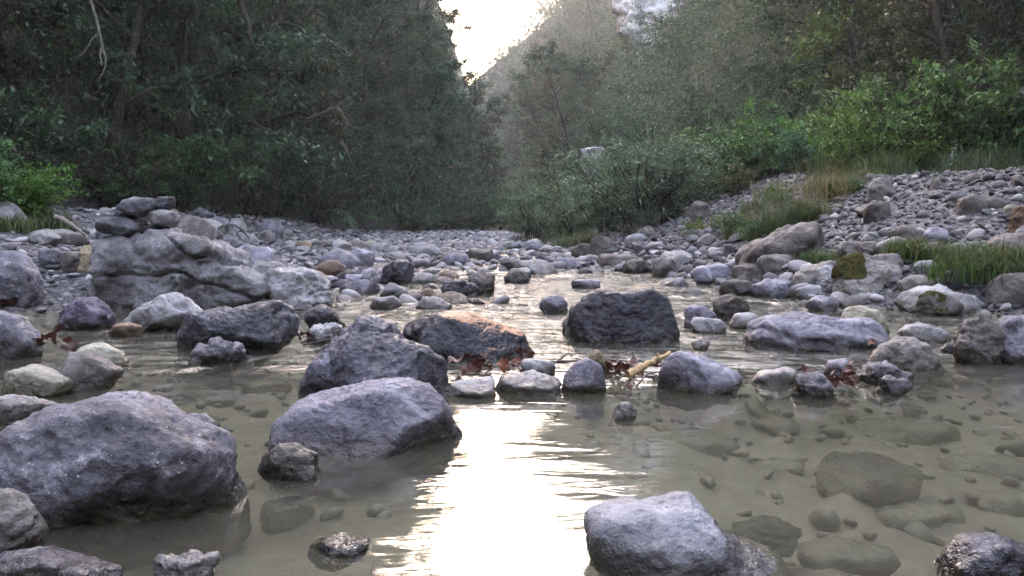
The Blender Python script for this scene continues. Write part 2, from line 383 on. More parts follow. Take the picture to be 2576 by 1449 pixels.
try:
    SC.cycles.use_denoising = True; SC.cycles.denoiser = 'OPENIMAGEDENOISE'
except Exception: pass
SC.cycles.max_bounces = 8; SC.cycles.transparent_max_bounces = 16; SC.cycles.diffuse_bounces = 4
SC.cycles.caustics_reflective = False; SC.cycles.sample_clamp_indirect = 6

# ------------------------------------------------------------------ stones
def ico(n):
    bm = bmesh.new(); bmesh.ops.create_icosphere(bm, subdivisions=n, radius=1)
    V = np.array([v.co[:] for v in bm.verts]); F = np.array([[v.index for v in f.verts] for f in bm.faces]); bm.free()
    return V/np.linalg.norm(V, axis=1)[:, None], F
ICO = {n: ico(n) for n in (2, 3, 4, 5, 6)}
def norms(V, F):
    fn = np.cross(V[F[:, 1]]-V[F[:, 0]], V[F[:, 2]]-V[F[:, 0]]); n = np.zeros_like(V)
    for k in range(3): np.add.at(n, F[:, k], fn)
    return n/(np.linalg.norm(n, axis=1)[:, None]+1e-12)
def roughen(V, F, S, amp, seed, strata=0.0, pits=0.0, cracks=0.0, sdir=(.15, .1, 1)):
    n = norms(V, F); Q = V/S+seed*3.71
    d = amp*(.55*fbm(Q*2.3, 3)+.35*fbm(Q*6.5, 4, .55)+.16*fbm(Q*19, 3, .6))+.010*fbm(Q*26+7, 2, .6, True)
    d = d+amp*(.75*np.abs(perlin(Q*1.9+40))+.5*np.abs(perlin(Q*4.3+50))+.22*np.abs(perlin(Q*9.7+60))-.42)
    if strata:
        a = np.array(sdir); a = a/np.linalg.norm(a)
        lay = (V@a)/S+.10*fbm(Q*2.2, 3)
        d = d+strata*(np.abs(((lay*9+seed) % 1)-.5)-.25)*(.4+.9*sstep(-.1, .3, fbm(Q*2.9+4, 2)))
    if pits: d = d-pits*sstep(.30, .62, fbm(Q*9+8, 2))
    if cracks:
        c = np.abs(fbm(Q*np.array([1.4, 1.4, 2.6])+2, 3)); d = d-cracks*sstep(.035, .0, c)*sstep(-.1, .2, fbm(Q*2+30, 2))
    return V+n*(d*S)[:, None]
def cut_planes(rng, n, lo=.62, hi=.9):
    a = rng.normal(size=(n, 3)); a /= np.linalg.norm(a, axis=1)[:, None]; return a, rng.uniform(lo, hi, n)

HEROES = []          # (short name for neighbours' labels, centre x, y, radius, z)
def hero(name, label, cat, mat, outline, depth=.75, p=3.0, res=5, amp=.07, strata=0., pits=0., cracks=0., cuts=(), ncut=9, seed=0, sub=None, base=None, group=None, Yc=None, lift=0., sink=.30, moss=None, stain=None, sdir=(.15, .1, 1), short=None, sharp=38):
    """a stone with the outline seen from the river bank, given its own distance, true size and depth"""
    O = np.array(outline, float); xm = (O[:, 0].min()+O[:, 0].max())/2
    yb = base if base else O[:, 1].max()
    if Yc is None:
        P0 = CAM+ray(xm, yb)*((CAM_H+sub)/-ray(xm, yb)[2]) if sub is not None else hit(xm, min(yb, 1447), 0.0)
        if yb > 1447 and sub is None: P0 = CAM+ray(xm, yb)*(CAM_H/-ray(xm, yb)[2])
        w = (O[:, 0].max()-O[:, 0].min())/PF*P0[1]; D = depth*w/2
        yc = P0[1]+D*.78
    else:
        yc = Yc; w = (O[:, 0].max()-O[:, 0].min())/PF*yc; D = depth*w/2
    X = np.array([at(a, b, yc) for a, b in O])
    x2, z2 = X[:, 0], X[:, 2].copy()
    h = z2.max()-z2.min(); cx, cz = (x2.min()+x2.max())/2, z2.min()+.40*h
    lowm = z2 < z2.min()+.3*h
    z2[lowm] -= sink*h*(1 if Yc is None else 0)
    ang = np.arctan2(z2-cz, x2-cx); rad = np.hypot(z2-cz, x2-cx)
    # resample the outline finely so that straight sides stay straight
    A, R = [], []
    k = len(x2)
    for i in range(k):
        j = (i+1) % k
        for t in np.linspace(0, 1, 12, endpoint=False):
            a_, b_ = x2[i]*(1-t)+x2[j]*t-cx, z2[i]*(1-t)+z2[j]*t-cz
            A.append(math.atan2(b_, a_)); R.append(math.hypot(a_, b_))
    A, R = np.array(A), np.array(R); o = np.argsort(A); A, R = A[o], R[o]
    kern = np.array([1, 2, 3, 2, 1.])/9
    Rs = np.convolve(np.concatenate([R[-2:], R, R[:2]]), kern, 'valid')
    U, F = ICO[res]
    th = np.arctan2(U[:, 2], U[:, 0]); rho = np.hypot(U[:, 0], U[:, 2])
    Rt = np.interp(th, np.concatenate([A-2*np.pi, A, A+2*np.pi]), np.tile(Rs, 3))
    r = ((rho/Rt)**p+(np.abs(U[:, 1])/D)**p)**(-1/p)
    rng = np.random.default_rng(seed+int(abs(xm)*7+yb))
    cl = [(np.array(c[:3], float)/np.linalg.norm(c[:3]), c[3]) for c in cuts]
    a, fr = cut_planes(rng, ncut, .69, .93)
    a[:, 1] = -np.abs(a[:, 1])-.25; a[:, 2] *= .8
    cl += [(v/np.linalg.norm(v), f) for v, f in zip(a, fr)]
    for nvec, f in cl:
        ext = (U*r[:, None])@nvec; d = f*ext.max(); dn = U@nvec
        rp = np.where(dn > 1e-3, d/np.maximum(dn, 1e-3), 1e6)
        r = (r**-sharp+rp**-sharp)**(-1/sharp)
    V = U*r[:, None]; S = max(w, h*1.1)
    V = roughen(V, F, S, amp*1.35, seed+xm*.013, strata, pits, cracks, sdir)
    bz = V[:, 2].min(); loc = (cx, yc, cz+bz+lift)
    V = V-np.array([0, 0, bz])
    at_ = None
    if stain is not None: at_ = {'stain': stain(V, norms(V, F), S)}
    me = fast_mesh(name, V, F, M[mat], True, at_)
    o = mesh_obj(name, me, None, loc)
    tag(o, label, cat, group, 'thing')
    if moss:
        n = norms(V, F); mk = moss(V/np.array([w/2, D, h]), n)+.5*fbm(V/S*7+seed, 6, .75) > .5
        fm = mk[F].all(1); used = np.unique(F[fm])
        if len(used) > 6:
            rem = -np.ones(len(V), int); rem[used] = np.arange(len(used))
            edge = np.zeros(len(V)); cnt = np.zeros(len(V))
            for q in range(3): np.add.at(edge, F[:, q], fm.astype(float)); np.add.at(cnt, F[:, q], 1)
            thick = (edge/np.maximum(cnt, 1) > .99)
            VV = V+n*(S*(.004+.014*(thick*(.6+.6*fbm(V/S*40, 2)))))[:, None]-n*(S*.012*(~thick))[:, None]
            mo = mesh_obj('moss_patch', fast_mesh('moss_patch', VV[used], rem[F[fm]], M['moss' if mat != 'mossb' else 'mossb'], True), o)
    HEROES.append((short or label.split(' ')[0]+' '+name.replace('_', ' '), cx, yc, max(w/2, D)*.95, cz))
    return o

def blob(x0, y0, x1, y1, seed=0, kind=0):
    """outline of an ordinary stone in a picture box"""
    r = random.Random(seed*7+int(x0)+int(y0)*3); w, h = x1-x0, y1-y0; pts = []
    n = 11
    for i in range(n):
        a = math.pi*2*i/n+r.uniform(-.12, .12); c, s = math.cos(a), math.sin(a); e = (.55, .8, 1.0)[kind]
        k = r.uniform(.86, 1.06)
        pts.append((x0+w/2+w/2*k*math.copysign(abs(c)**e, c), y0+h*.5-h/2*k*math.copysign(abs(s)**e, s)))
    p = np.array(pts); 
    p[:, 0] = x0+(p[:, 0]-p[:, 0].min())/(p[:, 0].max()-p[:, 0].min())*w; p[:, 1] = y0+(p[:, 1]-p[:, 1].min())/(p[:, 1].max()-p[:, 1].min())*h
    return [tuple(q) for q in p]
# ---- the stones one can point at ----------------------------------------------------------
hero('boulder', 'big rounded violet-grey boulder filling the near left corner of the pool', 'boulder', 'grey',
     [(-15, 1200), (-22, 1110), (60, 1050), (190, 1020), (330, 1016), (420, 1046), (500, 1085), (560, 1140), (592, 1215), (600, 1262), (560, 1300), (470, 1326), (300, 1346), (150, 1332), (50, 1270)],
     depth=.85, p=2.7, res=6, amp=.055, pits=.015, cracks=.012, ncut=7, seed=1, short='near left boulder', cuts=[(.1, -.75, .66, .80)])
hero('stone', 'small knobbly grey stone peeping out behind the big rounded near boulder', 'stone', 'grey', [(438, 1130), (442, 1070), (470, 1043), (520, 1046), (545, 1080), (545, 1130)], depth=1, res=4, amp=.1, seed=2)
hero('boulder', 'smooth pale violet boulder with a fine vein beside the bright reflection', 'boulder', 'violet',
     [(690, 1115), (698, 1065), (745, 1025), (880, 985), (1010, 965), (1078, 975), (1110, 1010), (1130, 1060), (1182, 1100), (1150, 1122), (960, 1140), (800, 1144), (715, 1140)],
     depth=.75, p=2.8, res=6, amp=.032, cracks=.012, ncut=4, seed=3, cuts=[(-.1, -.84, .54, .66), (.35, -.5, .8, .80)], short='pale violet boulder')
hero('boulder', 'dark wet speckled boulder with pale flecks and a peaked top', 'boulder', 'speck',
     [(722, 990), (740, 955), (800, 905), (860, 850), (910, 808), (975, 813), (1010, 850), (1080, 880), (1120, 915), (1130, 965), (1110, 995), (1000, 1012), (800, 1012)],
     depth=.7, p=2.5, res=6, amp=.065, pits=.018, cracks=.01, ncut=7, seed=4, cuts=[(0, -.8, .6, .74), (-.5, -.6, .6, .86)], short='speckled boulder')
hero('boulder', 'dark slanting rock with a dry orange top face in mid stream', 'boulder', 'orange',
     [(1058, 855), (1068, 815), (1098, 788), (1180, 790), (1260, 820), (1320, 845), (1352, 888), (1332, 908), (1250, 916), (1150, 906), (1085, 872)],
     depth=.95, p=4, res=6, amp=.03, ncut=4, seed=5, cuts=[(.32, -.42, .85, .62), (-.1, -.93, -.1, .62), (-.05, -.85, .35, .68)], sharp=30, short='orange-topped rock',
     stain=lambda V, n, S: (sstep(.62, .8, n[:, 2])*.85*sstep(-.42, -.25, V[:, 0]/S+.0)*(1-sstep(.40, .5, V[:, 0]/S))))
hero('stone', 'dark violet stone half hidden behind the orange-topped rock', 'stone', 'dark', [(1010, 850), (1020, 815), (1060, 797), (1095, 800), (1105, 850), (1060, 862)], res=4, amp=.05, seed=6)
hero('boulder', 'large blocky near-black boulder standing in the stream beyond the twigs', 'boulder', 'dark',
     [(1430, 860), (1432, 788), (1478, 745), (1508, 727), (1560, 738), (1640, 727), (1680, 748), (1700, 800), (1716, 838), (1700, 860), (1560, 868)],
     depth=.7, p=4, res=6, amp=.045, pits=.01, cracks=.01, ncut=5, seed=7, cuts=[(.1, -.72, .68, .80), (.2, -.95, .1, .82), (-.8, -.6, 0, .84)], sharp=22, short='near-black boulder')
hero('boulder', 'long dark grey boulder lying in front of the stacked-stone rock', 'boulder', 'speck',
     [(394, 862), (400, 825), (430, 795), (560, 778), (640, 760), (700, 757), (740, 775), (754, 812), (740, 852), (650, 882), (540, 894), (430, 892)],
     depth=.6, p=2.6, res=6, amp=.06, pits=.015, ncut=6, seed=8, cuts=[(0, -.6, .8, .80)], short='long dark boulder')
hero('stone', 'rough pitted stone with a rusty leaf against the long dark boulder', 'stone', 'grey', [(468, 905), (488, 870), (540, 853), (592, 870), (630, 900), (600, 916), (500, 919)], res=5, amp=.13, pits=.03, seed=9)
hero('boulder', 'great weathered limestone block carrying the stacked stones', 'boulder', 'cairn',
     [(266, 748), (268, 700), (284, 668), (270, 640), (258, 604), (272, 590), (335, 586), (440, 592), (520, 612), (600, 640), (690, 662), (712, 700), (700, 776), (500, 786), (330, 778), (280, 768)],
     depth=.55, p=7, res=6, amp=.085, pits=.03, cracks=.06, strata=.016, ncut=5, seed=10, cuts=[(.05, -.55, .83, .92), (0, -.97, .2, .88)], short='stacked-stone boulder')
hero('boulder', 'pale cracked block continuing the limestone ledge to the right', 'boulder', 'pale', [(655, 778), (660, 712), (690, 676), (760, 680), (800, 690), (830, 716), (824, 766), (760, 780)], depth=.8, p=5, res=6, amp=.08, cracks=.05, strata=.03, ncut=4, seed=79, short='pale ledge block')
hero('slab', 'upright flat-faced grey slab standing behind the stacked stones', 'slab', 'bank', [(438, 622), (445, 545), (470, 540), (520, 553), (536, 570), (530, 610), (500, 626)], depth=.5, p=5, res=5, amp=.03, seed=11, cuts=[(0, -1, .2, .7)])
hero('boulder', 'smooth dark grey boulder with a cracked corner at the left gravel edge', 'boulder', 'grey', [(-36, 772), (-36, 652), (10, 632), (60, 640), (90, 690), (101, 740), (100, 772)], depth=.8, p=3.2, res=5, amp=.04, cracks=.03, seed=12, short='left grey boulder')
hero('boulder', 'rounded blue-grey boulder at the waters edge under the cracked one', 'boulder', 'grey', [(-60, 905), (-60, 800), (0, 783), (50, 795), (80, 840), (97, 872), (80, 908)], depth=.9, p=2.4, res=5, amp=.05, seed=13)
hero('stone', 'purple stone with a scooped face in the shallows on the left', 'stone', 'purple', [(130, 822), (148, 780), (190, 755), (230, 750), (282, 790), (278, 812), (200, 832)], depth=.8, res=5, amp=.09, seed=14)
hero('stone', 'ridged grey stone sloping up against the stacked-stone boulder', 'stone', 'pale', [(285, 818), (330, 790), (400, 755), (430, 745), (512, 782), (500, 802), (420, 838), (330, 838)], depth=.7, res=5, amp=.09, p=2.2, seed=15)
hero('stone', 'small dark red-brown stone at the water in front of the ridged one', 'stone', 'rust', [(272, 840), (290, 815), (320, 808), (350, 820), (357, 840), (310, 850)], res=4, amp=.08, seed=16)
hero('stone', 'pale cream triangular stone with its point towards the pool', 'stone', 'cream', [(-10, 992), (-5, 940), (80, 920), (130, 940), (192, 970), (110, 1000), (10, 1006)], depth=.7, res=5, amp=.05, p=2.2, seed=17)
hero('stone', 'rounded pinkish cream stone beyond the pale triangular one', 'stone', 'cream', [(188, 912), (210, 870), (250, 865), (300, 885), (327, 914), (260, 930)], res=5, amp=.05, seed=18)
hero('slab', 'wet tilted slab between the two cream stones', 'slab', 'bank', [(110, 952), (160, 892), (220, 888), (306, 940), (240, 972), (130, 986)], depth=.7, res=5, amp=.05, seed=19)
hero('stone', 'pale stone at the left edge behind the big near boulder', 'stone', 'pale', [(-40, 1062), (-10, 1000), (50, 995), (132, 1025), (90, 1064)], res=5, amp=.06, seed=20)
hero('stone', 'broken beige stone at the left edge beside the big near boulder', 'stone', 'bank', [(-60, 1425), (-60, 1235), (18, 1232), (70, 1280), (92, 1345), (50, 1410), (0, 1435)], depth=.9, p=3.5, res=5, amp=.09, cracks=.02, seed=21)
hero('stone', 'dark grey wet stone cut by the lower edge of the picture', 'stone', 'grey', [(105, 1480), (135, 1427), (200, 1416), (292, 1440), (305, 1480)], res=5, amp=.04, seed=22, base=1500)
hero('slab', 'blue-grey slab just under the surface in the near left corner', 'slab', 'violet', [(-40, 1462), (-30, 1406), (100, 1392), (205, 1420), (215, 1464)], res=5, amp=.04, seed=23, base=1475)
hero('stone', 'small whitish crumbly stone at the bottom beside the bright reflection', 'stone', 'pale', [(380, 1475), (400, 1405), (480, 1395), (542, 1410), (520, 1460)], res=5, amp=.13, seed=24, base=1490)
hero('stone', 'hollowed shell-like stone in front of the pale violet boulder', 'stone', 'bank', [(636, 1192), (650, 1150), (690, 1120), (742, 1119), (796, 1146), (798, 1190), (770, 1212), (680, 1217)], depth=.8, res=5, amp=.09, seed=25, cuts=[(-.2, -.8, -.55, .45)], short='shell-like stone')
hero('stone', 'thin dark stone barely breaking the surface near the bright reflection', 'stone', 'dark', [(766, 1396), (780, 1372), (850, 1358), (927, 1365), (932, 1386), (850, 1410)], depth=1, res=4, amp=.05, seed=26)
hero('stone', 'upright dark stone with pale scratches in the middle of the stony rapids', 'stone', 'dark', [(957, 708), (965, 670), (1000, 655), (1035, 660), (1046, 705), (1040, 717), (970, 715)], depth=.8, p=3.2, res=5, amp=.06, seed=27, short='upright dark stone')
hero('stone', 'low dark rock of the leaning pair in mid stream', 'stone', 'dark', [(1108, 742), (1115, 710), (1160, 703), (1200, 720), (1212, 750), (1130, 750)], res=5, amp=.1, seed=28)
hero('stone', 'brown lump leaning on the low dark rock in mid stream', 'stone', 'brown', [(1168, 738), (1180, 695), (1215, 680), (1246, 695), (1245, 744)], res=5, amp=.1, seed=29)
hero('stone', 'small brown wedge just beyond the leaning pair of rocks', 'stone', 'brown', [(1263, 707), (1280, 680), (1310, 677), (1342, 706), (1300, 714)], res=4, amp=.1, seed=30)
hero('stone', 'flat pinkish stone in the current in front of the leaning pair', 'stone', 'pale', [(1042, 772), (1060, 748), (1110, 750), (1147, 772), (1100, 780)], res=4, amp=.08, seed=31)
hero('stone', 'rounded wet grey stone at the foot of the limestone boulder', 'stone', 'pale', [(923, 772), (940, 750), (990, 745), (1012, 767), (960, 780)], res=4, amp=.06, seed=32)
hero('slab', 'dark angular slab wedged behind the speckled boulder', 'slab', 'dark', [(758, 802), (775, 780), (815, 773), (887, 822), (860, 832), (800, 817)], res=5, amp=.08, seed=33)
hero('stone', 'pale rough stone between the long dark and the speckled boulders', 'stone', 'pale', [(768, 852), (790, 815), (860, 820), (872, 852), (800, 867)], res=5, amp=.1, seed=34)
hero('stone', 'grey pyramid-shaped slate stone standing in the sill of twigs', 'stone', 'violet', [(1408, 988), (1420, 945), (1450, 915), (1480, 901), (1516, 922), (1527, 967), (1510, 990), (1440, 992)], depth=.8, p=4, res=5, amp=.025, seed=35, short='pyramid stone', cuts=[(0, -.9, .45, .7)])
hero('slab', 'tan pointed slab just behind the grey pyramid stone', 'slab', 'tan', [(1468, 932), (1480, 885), (1500, 877), (1540, 915), (1547, 942)], depth=.4, res=4, amp=.05, seed=36)
hero('stone', 'low slate-blue dome in the sill beside the tan stick', 'stone', 'violet', [(1648, 988), (1670, 912), (1700, 886), (1760, 895), (1830, 925), (1882, 962), (1840, 988), (1720, 998)], depth=.8, res=5, amp=.05, p=2.3, seed=37, short='slate-blue dome')
hero('slab', 'wet pale slab under the red leaves by the speckled boulder', 'slab', 'pale', [(1118, 995), (1135, 966), (1240, 950), (1250, 990), (1180, 1003)], depth=.8, p=5, res=5, amp=.03, seed=38, cuts=[(0, -.35, .93, .45)])
hero('slab', 'pale broken slab in the middle of the leaf sill', 'slab', 'pale', [(1240, 990), (1265, 955), (1340, 935), (1414, 962), (1390, 990), (1300, 998)], depth=.8, p=4, res=5, amp=.06, seed=39, cuts=[(0, -.35, .93, .45)])
hero('stone', 'little pale stone breaking the surface in front of the pyramid stone', 'stone', 'pale', [(1533, 1052), (1550, 1020), (1580, 1011), (1607, 1035), (1590, 1058)], res=4, amp=.08, seed=40)
hero('stone', 'whitish stone tip in the pool in front of the slate-blue dome', 'stone', 'pale', [(1802, 987), (1830, 966), (1867, 975), (1850, 994)], res=4, amp=.1, seed=41)
hero('slab', 'broad flat layered slab lying across the stream on the right', 'slab', 'violet', [(1870, 862), (1888, 820), (1930, 797), (2050, 805), (2200, 815), (2247, 840), (2230, 867), (2100, 882), (1950, 870)], depth=.6, p=4, res=6, amp=.05, strata=.06, ncut=3, seed=42, cuts=[(0, -.35, .93, .72)], short='flat layered slab')
hero('stone', 'cream rounded stone resting behind the flat layered slab', 'stone', 'cream', [(2108, 832), (2130, 780), (2170, 769), (2217, 785), (2247, 832), (2230, 842)], res=5, amp=.04, seed=43, short='cream stone')
hero('stone', 'brown block with bright green moss on its sloping top', 'stone', 'brown', [(1793, 802), (1800, 755), (1830, 739), (1870, 750), (1897, 787), (1850, 807)], res=5, amp=.07, seed=44, moss=lambda V, n: sstep(.5, .8, n[:, 2])*1.0*sstep(-.3, .1, V[:, 0]))
hero('stone', 'pale purplish stone beside the mossy block', 'stone', 'violet', [(1720, 822), (1728, 775), (1760, 767), (1812, 800), (1800, 827)], res=5, amp=.06, seed=45)
hero('stone', 'smooth pale oval stone in front of the mossy block', 'stone', 'pale', [(1828, 817), (1850, 790), (1890, 786), (1922, 806), (1900, 828)], res=4, amp=.02, p=2, ncut=0, seed=46)
hero('stone', 'pale wet dome right of the flat layered slab', 'stone', 'pale', [(2258, 842), (2290, 818), (2330, 814), (2402, 847), (2330, 863)], res=5, amp=.04, seed=47)
hero('stone', 'small bluish cobble beside the standing brown rock', 'stone', 'violet', [(2368, 882), (2385, 862), (2420, 870), (2417, 892)], res=4, amp=.05, seed=48)
hero('stone', 'wet grey-green stone with a pale crest in front of the wet dome', 'stone', 'bank', [(2178, 912), (2220, 865), (2300, 850), (2352, 887), (2382, 917), (2280, 932)], res=5, amp=.08, seed=49)
hero('stone', 'slate stone leaning over the small leaf heap', 'stone', 'violet', [(2068, 942), (2090, 910), (2130, 905), (2162, 932), (2130, 952)], res=4, amp=.09, seed=50)
hero('stone', 'low dark slate stone right of the small leaf heap', 'stone', 'grey', [(2148, 952), (2190, 915), (2260, 925), (2312, 952), (2250, 972)], res=5, amp=.08, seed=51)
hero('stone', 'ragged wet stone just in front of the low dark slate', 'stone', 'grey', [(2203, 987), (2220, 955), (2280, 950), (2297, 982), (2250, 997)], res=4, amp=.12, seed=52)
hero('stone', 'stone hung with a dark red leaf heap in the shallows', 'stone', 'grey', [(1993, 992), (2005, 950), (2060, 942), (2102, 966), (2090, 1002), (2030, 1004)], res=5, amp=.1, seed=53, short='leaf-hung stone')
hero('slab', 'pale flat slab awash left of the leaf-hung stone', 'slab', 'pale', [(1883, 962), (1920, 935), (2000, 929), (2032, 957), (1960, 970)], res=4, amp=.05, seed=54)
hero('boulder', 'standing dark brown pitted rock at the right water edge', 'boulder', 'brown', [(2420, 908), (2404, 850), (2430, 805), (2470, 794), (2512, 820), (2522, 880), (2500, 918), (2440, 920)], depth=.8, p=3.2, res=5, amp=.1, pits=.04, seed=55, short='standing brown rock')
hero('boulder', 'blocky mottled boulder against the standing brown rock', 'boulder', 'grey', [(2488, 914), (2498, 832), (2540, 798), (2640, 798), (2640, 918)], depth=.8, p=3.6, res=5, amp=.07, seed=56)
hero('boulder', 'pale blue-grey boulder half sunk in the near pool', 'boulder', 'paleblue',
     [(1498, 1408), (1480, 1345), (1482, 1310), (1515, 1283), (1600, 1276), (1640, 1280), (1720, 1267), (1770, 1280), (1820, 1335), (1850, 1372), (1960, 1412), (2010, 1475), (1700, 1480), (1540, 1440)],
     depth=.7, p=3.4, res=6, amp=.035, pits=.01, ncut=1, seed=57, base=1452, cuts=[(.05, -.55, .83, .86)], short='near pale boulder', sink=.15)
hero('boulder', 'dark violet boulder cut by the lower right corner', 'boulder', 'speck', [(2355, 1490), (2385, 1415), (2440, 1366), (2500, 1351), (2640, 1392), (2640, 1490)], depth=.8, res=5, amp=.06, seed=58, base=1500)
hero('stone', 'large round silty stone drowned in the pool with one dry tip', 'stone', 'bank', [(2063, 1232), (2070, 1170), (2105, 1143), (2220, 1152), (2332, 1190), (2300, 1237), (2180, 1252)], depth=.9, p=2.2, res=5, amp=.03, ncut=2, seed=59, sub=.13, sink=.1)
hero('slab', 'thin layered slate shelf just under the near water', 'slab', 'bank', [(1838, 1377), (1850, 1330), (1940, 1312), (2032, 1350), (2022, 1377), (1920, 1382)], depth=.9, res=5, amp=.05, strata=.08, seed=60, sub=.06, sink=.1)
# drowned slabs whose edges show through the pool
for i, (b, s) in enumerate([((1600, 1092, 1860, 1140), .15), ((1720, 1010, 1960, 1050), .15), ((1890, 1055, 2020, 1090), .16), ((2160, 1060, 2420, 1130), .2), ((2370, 1150, 2600, 1215), .2), ((1890, 1160, 2050, 1200), .17), ((1560, 1180, 1800, 1225), .14), ((2200, 1280, 2440, 1330), .16), ((640, 1260, 800, 1318), .1), ((420, 985, 600, 1030), .12), ((600, 960, 730, 1010), .12), ((2010, 1370, 2260, 1440), .12), ((300, 1000, 420, 1015), .1), ((830, 1180, 980, 1215), .09), ((2440, 1240, 2620, 1290), .17), ((1480, 1120, 1580, 1150), .14)]):
    hero('drowned_slab', ['broad silty slab drowned in front of the slate-blue dome', 'long drowned slab edge close behind the pale stone tip', 'small drowned slab in the middle of the right pool', 'greenish drowned slab below the leaf-hung stone', 'dark drowned stone at the right edge of the pool', 'drowned slab just above the round silty stone', 'flat drowned slab in front of the near pale boulder', 'drowned slab right below the round silty stone', 'smooth drowned stone by the shell-like stone', 'drowned slab edge beyond the big near boulder', 'drowned stone by the foot of the speckled boulder', 'drowned slab right of the slate shelf', 'small drowned slab in the left backwater', 'drowned apron in front of the pale violet boulder', 'low drowned stone at the lower right edge', 'small drowned stone beside the yellow reflection'][i],
         'slab', 'bank', blob(*b, seed=i, kind=1), depth=.9, p=2.6, res=4, amp=.05, seed=100+i, sub=s, sink=.2)
# the right bank
hero('boulder', 'pale boulder with an olive moss cap on the right bank', 'boulder', 'bank', [(2098, 738), (2103, 690), (2128, 645), (2175, 639), (2250, 665), (2267, 705), (2257, 748), (2180, 758)], depth=.8, res=6, amp=.06, seed=61, short='moss-capped boulder', cuts=[(0, -.8, .5, .8)], moss=lambda V, n: 1.0*sstep(.66, .98, V[:, 2])*sstep(.15, -.45, V[:, 0])+.05)
hero('slab', 'slanting slab leaning on the moss-capped boulder', 'slab', 'bank', [(1983, 717), (2010, 685), (2100, 654), (2112, 665), (2107, 702), (2080, 727), (2010, 731)], res=5, amp=.06, seed=62)
hero('stone', 'pale round-faced stone wedged left of the moss-capped boulder', 'stone', 'pale', [(2048, 722), (2055, 675), (2090, 667), (2112, 690), (2107, 728)], res=5, amp=.05, seed=63)
hero('boulder', 'square beige boulder close behind the moss-capped one', 'boulder', 'bank', [(2188, 695), (2195, 645), (2262, 640), (2277, 680), (2267, 704)], depth=.7, p=4, res=5, amp=.05, seed=64)
hero('boulder', 'large smooth brown boulder at the right edge of the bank', 'boulder', 'brown', [(2483, 765), (2490, 715), (2530, 690), (2640, 685), (2640, 775), (2540, 783)], depth=.8, p=2.5, res=5, amp=.04, seed=65, short='edge brown boulder')
hero('slab', 'long pale slab at the waterline under the smooth brown boulder', 'slab', 'pale', [(2248, 762), (2265, 735), (2350, 727), (2440, 740), (2512, 777), (2480, 793), (2330, 793)], depth=.6, res=5, amp=.06, seed=66)
hero('stone', 'moss-grown dome in front of the long pale slab', 'stone', 'bank', [(2308, 782), (2315, 750), (2345, 734), (2390, 745), (2422, 777), (2380, 796)], res=5, amp=.05, seed=67, moss=lambda V, n: .95*sstep(.0, .5, n[:, 2])*sstep(.35, -.1, V[:, 0]))
hero('stone', 'black flat stone tipped up on the right bank', 'stone', 'dark', [(2373, 702), (2385, 680), (2430, 675), (2452, 690), (2430, 722), (2390, 728)], res=4, amp=.06, seed=68)
hero('stone', 'black oval stone above the tipped-up black one', 'stone', 'dark', [(2368, 662), (2380, 648), (2420, 647), (2447, 660), (2430, 674)], res=4, amp=.04, seed=69)
hero('boulder', 'dark mossy boulder at the right edge above the bright grass', 'boulder', 'brown', [(2488, 645), (2495, 605), (2530, 592), (2640, 590), (2640, 655)], res=5, amp=.05, seed=70)
hero('boulder', 'dark angular block at the end of the grassy bank', 'boulder', 'brown', [(2173, 552), (2178, 520), (2200, 505), (2236, 510), (2242, 542), (2215, 559)], res=4, amp=.08, seed=71)
hero('boulder', 'dark square block half buried in the gravel slope', 'boulder', 'brown', [(2413, 532), (2420, 500), (2460, 485), (2487, 500), (2470, 537)], res=4, p=4, amp=.05, seed=72, short='buried dark block')
hero('boulder', 'round brown boulder at the grass edge under the willow bush', 'boulder', 'brown', [(1733, 548), (1737, 515), (1760, 499), (1785, 515), (1787, 548), (1760, 555)], res=4, amp=.04, p=2.2, seed=73, short='round brown boulder')
hero('boulder', 'long low earth-brown boulder under the tall grass', 'boulder', 'brown', [(1848, 648), (1900, 610), (1990, 575), (2080, 571), (2112, 590), (2100, 628), (2000, 653), (1900, 668)], depth=.5, res=5, amp=.06, seed=74, short='long earth-brown boulder')
hero('slab', 'grey-green slab leaning at the top of the gravel slope', 'slab', 'bank', [(2183, 502), (2190, 460), (2215, 445), (2250, 465), (2257, 492)], res=4, amp=.06, seed=75)
